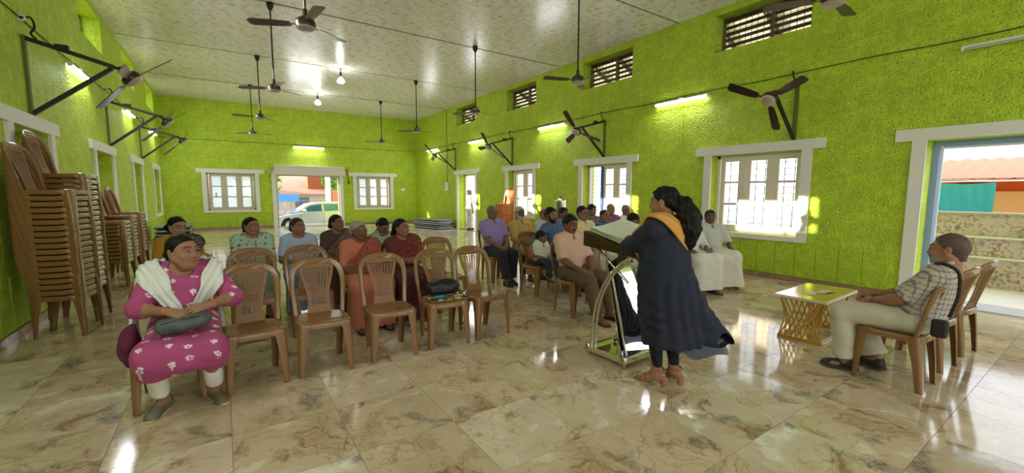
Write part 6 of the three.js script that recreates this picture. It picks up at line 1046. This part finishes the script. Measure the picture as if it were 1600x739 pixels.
{
  const wood = std(0xd09a3a, 0.4), t = thing('folding_table', 'low yellow wooden table on crossed slat ends in front of the man at right', 'table', [5.16, 0, -1.83], 0.03), h = 0.46;
  part('tabletop', boxAt(0.88, 0.022, 0.46, 0, h - 0.011, 0, 0.005), phys(0xcfae3e, 0.14, { clearcoat: 0.8, clearcoatRoughness: 0.08 }), t);
  part('edging', [boxAt(0.885, 0.026, 0.01, 0, h - 0.012, 0.231), boxAt(0.885, 0.026, 0.01, 0, h - 0.012, -0.231), boxAt(0.01, 0.026, 0.465, 0.441, h - 0.012, 0), boxAt(0.01, 0.026, 0.465, -0.441, h - 0.012, 0)], std(0xe6dfcf, 0.4), t);
  for (const s of [-1, 1]) {
    part('rail', boxAt(0.03, 0.03, 0.4, s * 0.37, 0.015, 0, 0.004), wood, t); part('rail', boxAt(0.03, 0.025, 0.38, s * 0.36, h - 0.035, 0, 0.004), wood, t);
    for (let k = 0; k < 8; k++) { const z = -0.18 + k * 0.0515; for (const d of [-1, 1]) { const z1 = clamp(z + d * 0.13, -0.19, 0.19), wx = s * 0.37 - s * 0.02; part('slat', tube([[s * 0.37 + d * 0.008, 0.03, z * 1.02], [wx - s * 0.012 + d * 0.008, 0.22, (z + z1) / 2 * 0.86], [s * 0.36 + d * 0.008, h - 0.04, z1]], 0.0075, 8, 6), wood, t); } }
  }
  part('stretcher', boxAt(0.72, 0.022, 0.05, 0, 0.012, 0.18, 0.004), std(0xe0d8c4, 0.4), t); part('stretcher', boxAt(0.72, 0.022, 0.05, 0, 0.012, -0.18, 0.004), wood, t);
  const pp = (label, x, z, r) => { const g = new THREE.PlaneGeometry(0.2, 0.085, 8, 4); g.rotateX(-Math.PI / 2); const p = g.attributes.position; for (let i = 0; i < p.count; i++) p.setY(i, 0.006 * Math.cos(p.getX(i) * 22)); g.computeVertexNormals(); g.rotateY(r); g.translate(x, h + 0.0075, z); single('paper_slip', label, 'paper', g, std(0xc9cfc6, 0.5, { side: THREE.DoubleSide })); };
  pp('grey paper slip on the low yellow table, left one', 5.02, -1.82, 0.3); pp('grey paper slip on the low yellow table, right one', 5.2, -1.76, -0.25);
}
function foldedTable(o, y, steel, k) {   // length along z
  part('panel', boxAt(0.74, 0.035, 1.75, 0, y + 0.055, 0, 0.006), steel, o);
  part('frame', [bar([-0.36, y + 0.022, -0.85], [-0.36, y + 0.022, 0.85], 0.03, 0.025), bar([0.36, y + 0.022, -0.85], [0.36, y + 0.022, 0.85], 0.03, 0.025), bar([-0.36, y + 0.022, -0.83], [0.36, y + 0.022, -0.83], 0.03, 0.025), bar([-0.36, y + 0.022, 0.83], [0.36, y + 0.022, 0.83], 0.03, 0.025)], darkIron, o);
  for (const s of [-1, 1]) part('leg', rod([s * 0.28, y + 0.018, -0.7], [s * 0.28, y + 0.018, 0.1], 0.014), chrome, o);
}
const ord = ['lowest', 'second from bottom', 'middle', 'second from top', 'topmost', 'very top'];
for (let k = 0; k < 5; k++) { const o = thing('folded_table', `folded steel table, ${ord[k]} of the stack by the far right doorway`, 'table', [7.22 + 0.03 * Math.sin(k * 2.1), 0, -16.6 + 0.06 * Math.cos(k * 1.9)], 0.22 + 0.03 * Math.sin(k * 3), 'folded tables by the far right doorway'); foldedTable(o, k * 0.078, std([0xa9b2b4, 0x8f9896, 0xb9bdbb][k % 3], 0.35, { metalness: 0.4 }), k); }
for (let k = 0; k < 6; k++) { const o = thing('folded_table', `folded green grey table, ${['lowest', 'second from bottom', 'third from bottom', 'third from top', 'second from top', 'topmost'][k]} of the pile in the back left corner`, 'table', [-1.2 + 0.02 * Math.sin(k * 2.1), 0, -15.2 + 0.05 * Math.cos(k * 1.9)], 0.02 * Math.sin(k * 3), 'folded tables in the back left corner'); foldedTable(o, k * 0.098, std([0x7c8f7c, 0x93a294, 0x6c7c6e][k % 3], 0.4, { metalness: 0.3 }), k); }
{
  const F = new Field([-0.24, -0.06, -0.16], [0.24, 0.2, 0.16], 0.008); F.add(rbox([0, 0.06, 0], [0.165, 0.06, 0.075], 0.045), 0).add(ell([0.05, 0.09, 0], [0.12, 0.05, 0.06]), 0.04); F.near(0.03, (e, x, y, z) => e + 0.004 * Math.sin(x * 45 + z * 30 + 3 * noise3(x * 9, y * 9, z * 9)));
  const b = thing('handbag', 'black handbag on the seat of the fourth front row chair', 'bag', [1.79, 0.472, -3.9], -0.1); part('pouch', F.mesh(), std(0x17130f, 0.45), b); part('handle', tube([[-0.12, 0.1, 0.03], [-0.05, 0.15, 0.05], [0.05, 0.15, 0.05], [0.13, 0.1, 0.03]], 0.007, 20, 6), std(0x120e0c, 0.5), b); part('strap', tube([[0.16, 0.03, 0.06], [0.21, 0.01, 0.12], [0.235, -0.1, 0.14], [0.2, -0.28, 0.13], [0.14, -0.3, 0.14], [0.1, -0.12, 0.19], [0.06, -0.01, 0.16]], 0.006, 30, 6), std(0x1a1512, 0.6), b);
  const tex = canvasTex(256, 256, (c, w, h) => { c.fillStyle = '#8a7a3c'; c.fillRect(0, 0, w, h); for (let i = 0; i < 60; i++) { c.fillStyle = ['#141210', '#e3d9b0', '#4a3a1c'][i % 3]; c.beginPath(); c.moveTo(rnd() * w, rnd() * h); c.lineTo(rnd() * w, rnd() * h); c.lineTo(rnd() * w, rnd() * h); c.fill(); } });
  const s = single('cloth_purse', 'flat patterned black and yellow purse under the black handbag', 'purse', boxUV(boxAt(0.4, 0.014, 0.15, 0, 0, 0, 0.005), 3), std(0xffffff, 0.8, { map: tex })); s.position.set(1.8, 0.449, -3.775); s.rotation.set(0.03, -0.12, 0);
  const k = thing('coin_purse', 'small blue oval purse beside the black handbag', 'purse', [1.7, 0.475, -3.77]); const e = new THREE.SphereGeometry(0.05, 18, 12); e.scale(1.3, 0.36, 0.8); part('pouch', e, std(0x2f7f9c, 0.5), k); part('zip', tube([[-0.06, 0.0, 0.022], [0, 0.003, 0.042], [0.06, 0, 0.022]], 0.003, 12, 6), std(0x1d3f4c, 0.5), k);
}
{
  const d = thing('water_drum', 'steel water drum on a stool beside the second window', 'drum', [7.35, 0, -8.55]);
  part('stool', [boxAt(0.36, 0.03, 0.36, 0, 0.72, 0, 0.006), ...[[1, 1], [1, -1], [-1, 1], [-1, -1]].map(([a, b]) => rod([a * 0.16, 0, b * 0.16], [a * 0.14, 0.71, b * 0.14], 0.016))], greyWood, d);
  part('drum', lathe([[0, 0.735], [0.15, 0.735], [0.155, 0.75], [0.155, 1.28], [0.16, 1.3], [0.15, 1.31]], 30), chrome, d); const lid = part('lid', lathe([[0.152, 1.31], [0.12, 1.34], [0.03, 1.36], [0, 1.36]], 30), chrome, d); part('knob', lathe([[0.012, 1.355], [0.026, 1.38], [0.02, 1.4], [0, 1.405]], 16), std(0x222222, 0.4), lid);
  part('tap', [rod([0, 0.8, 0.15], [0, 0.8, 0.21], 0.012), rod([0, 0.8, 0.2], [0, 0.76, 0.2], 0.01)], chrome, d);
}
renderer.render(scene, camera);
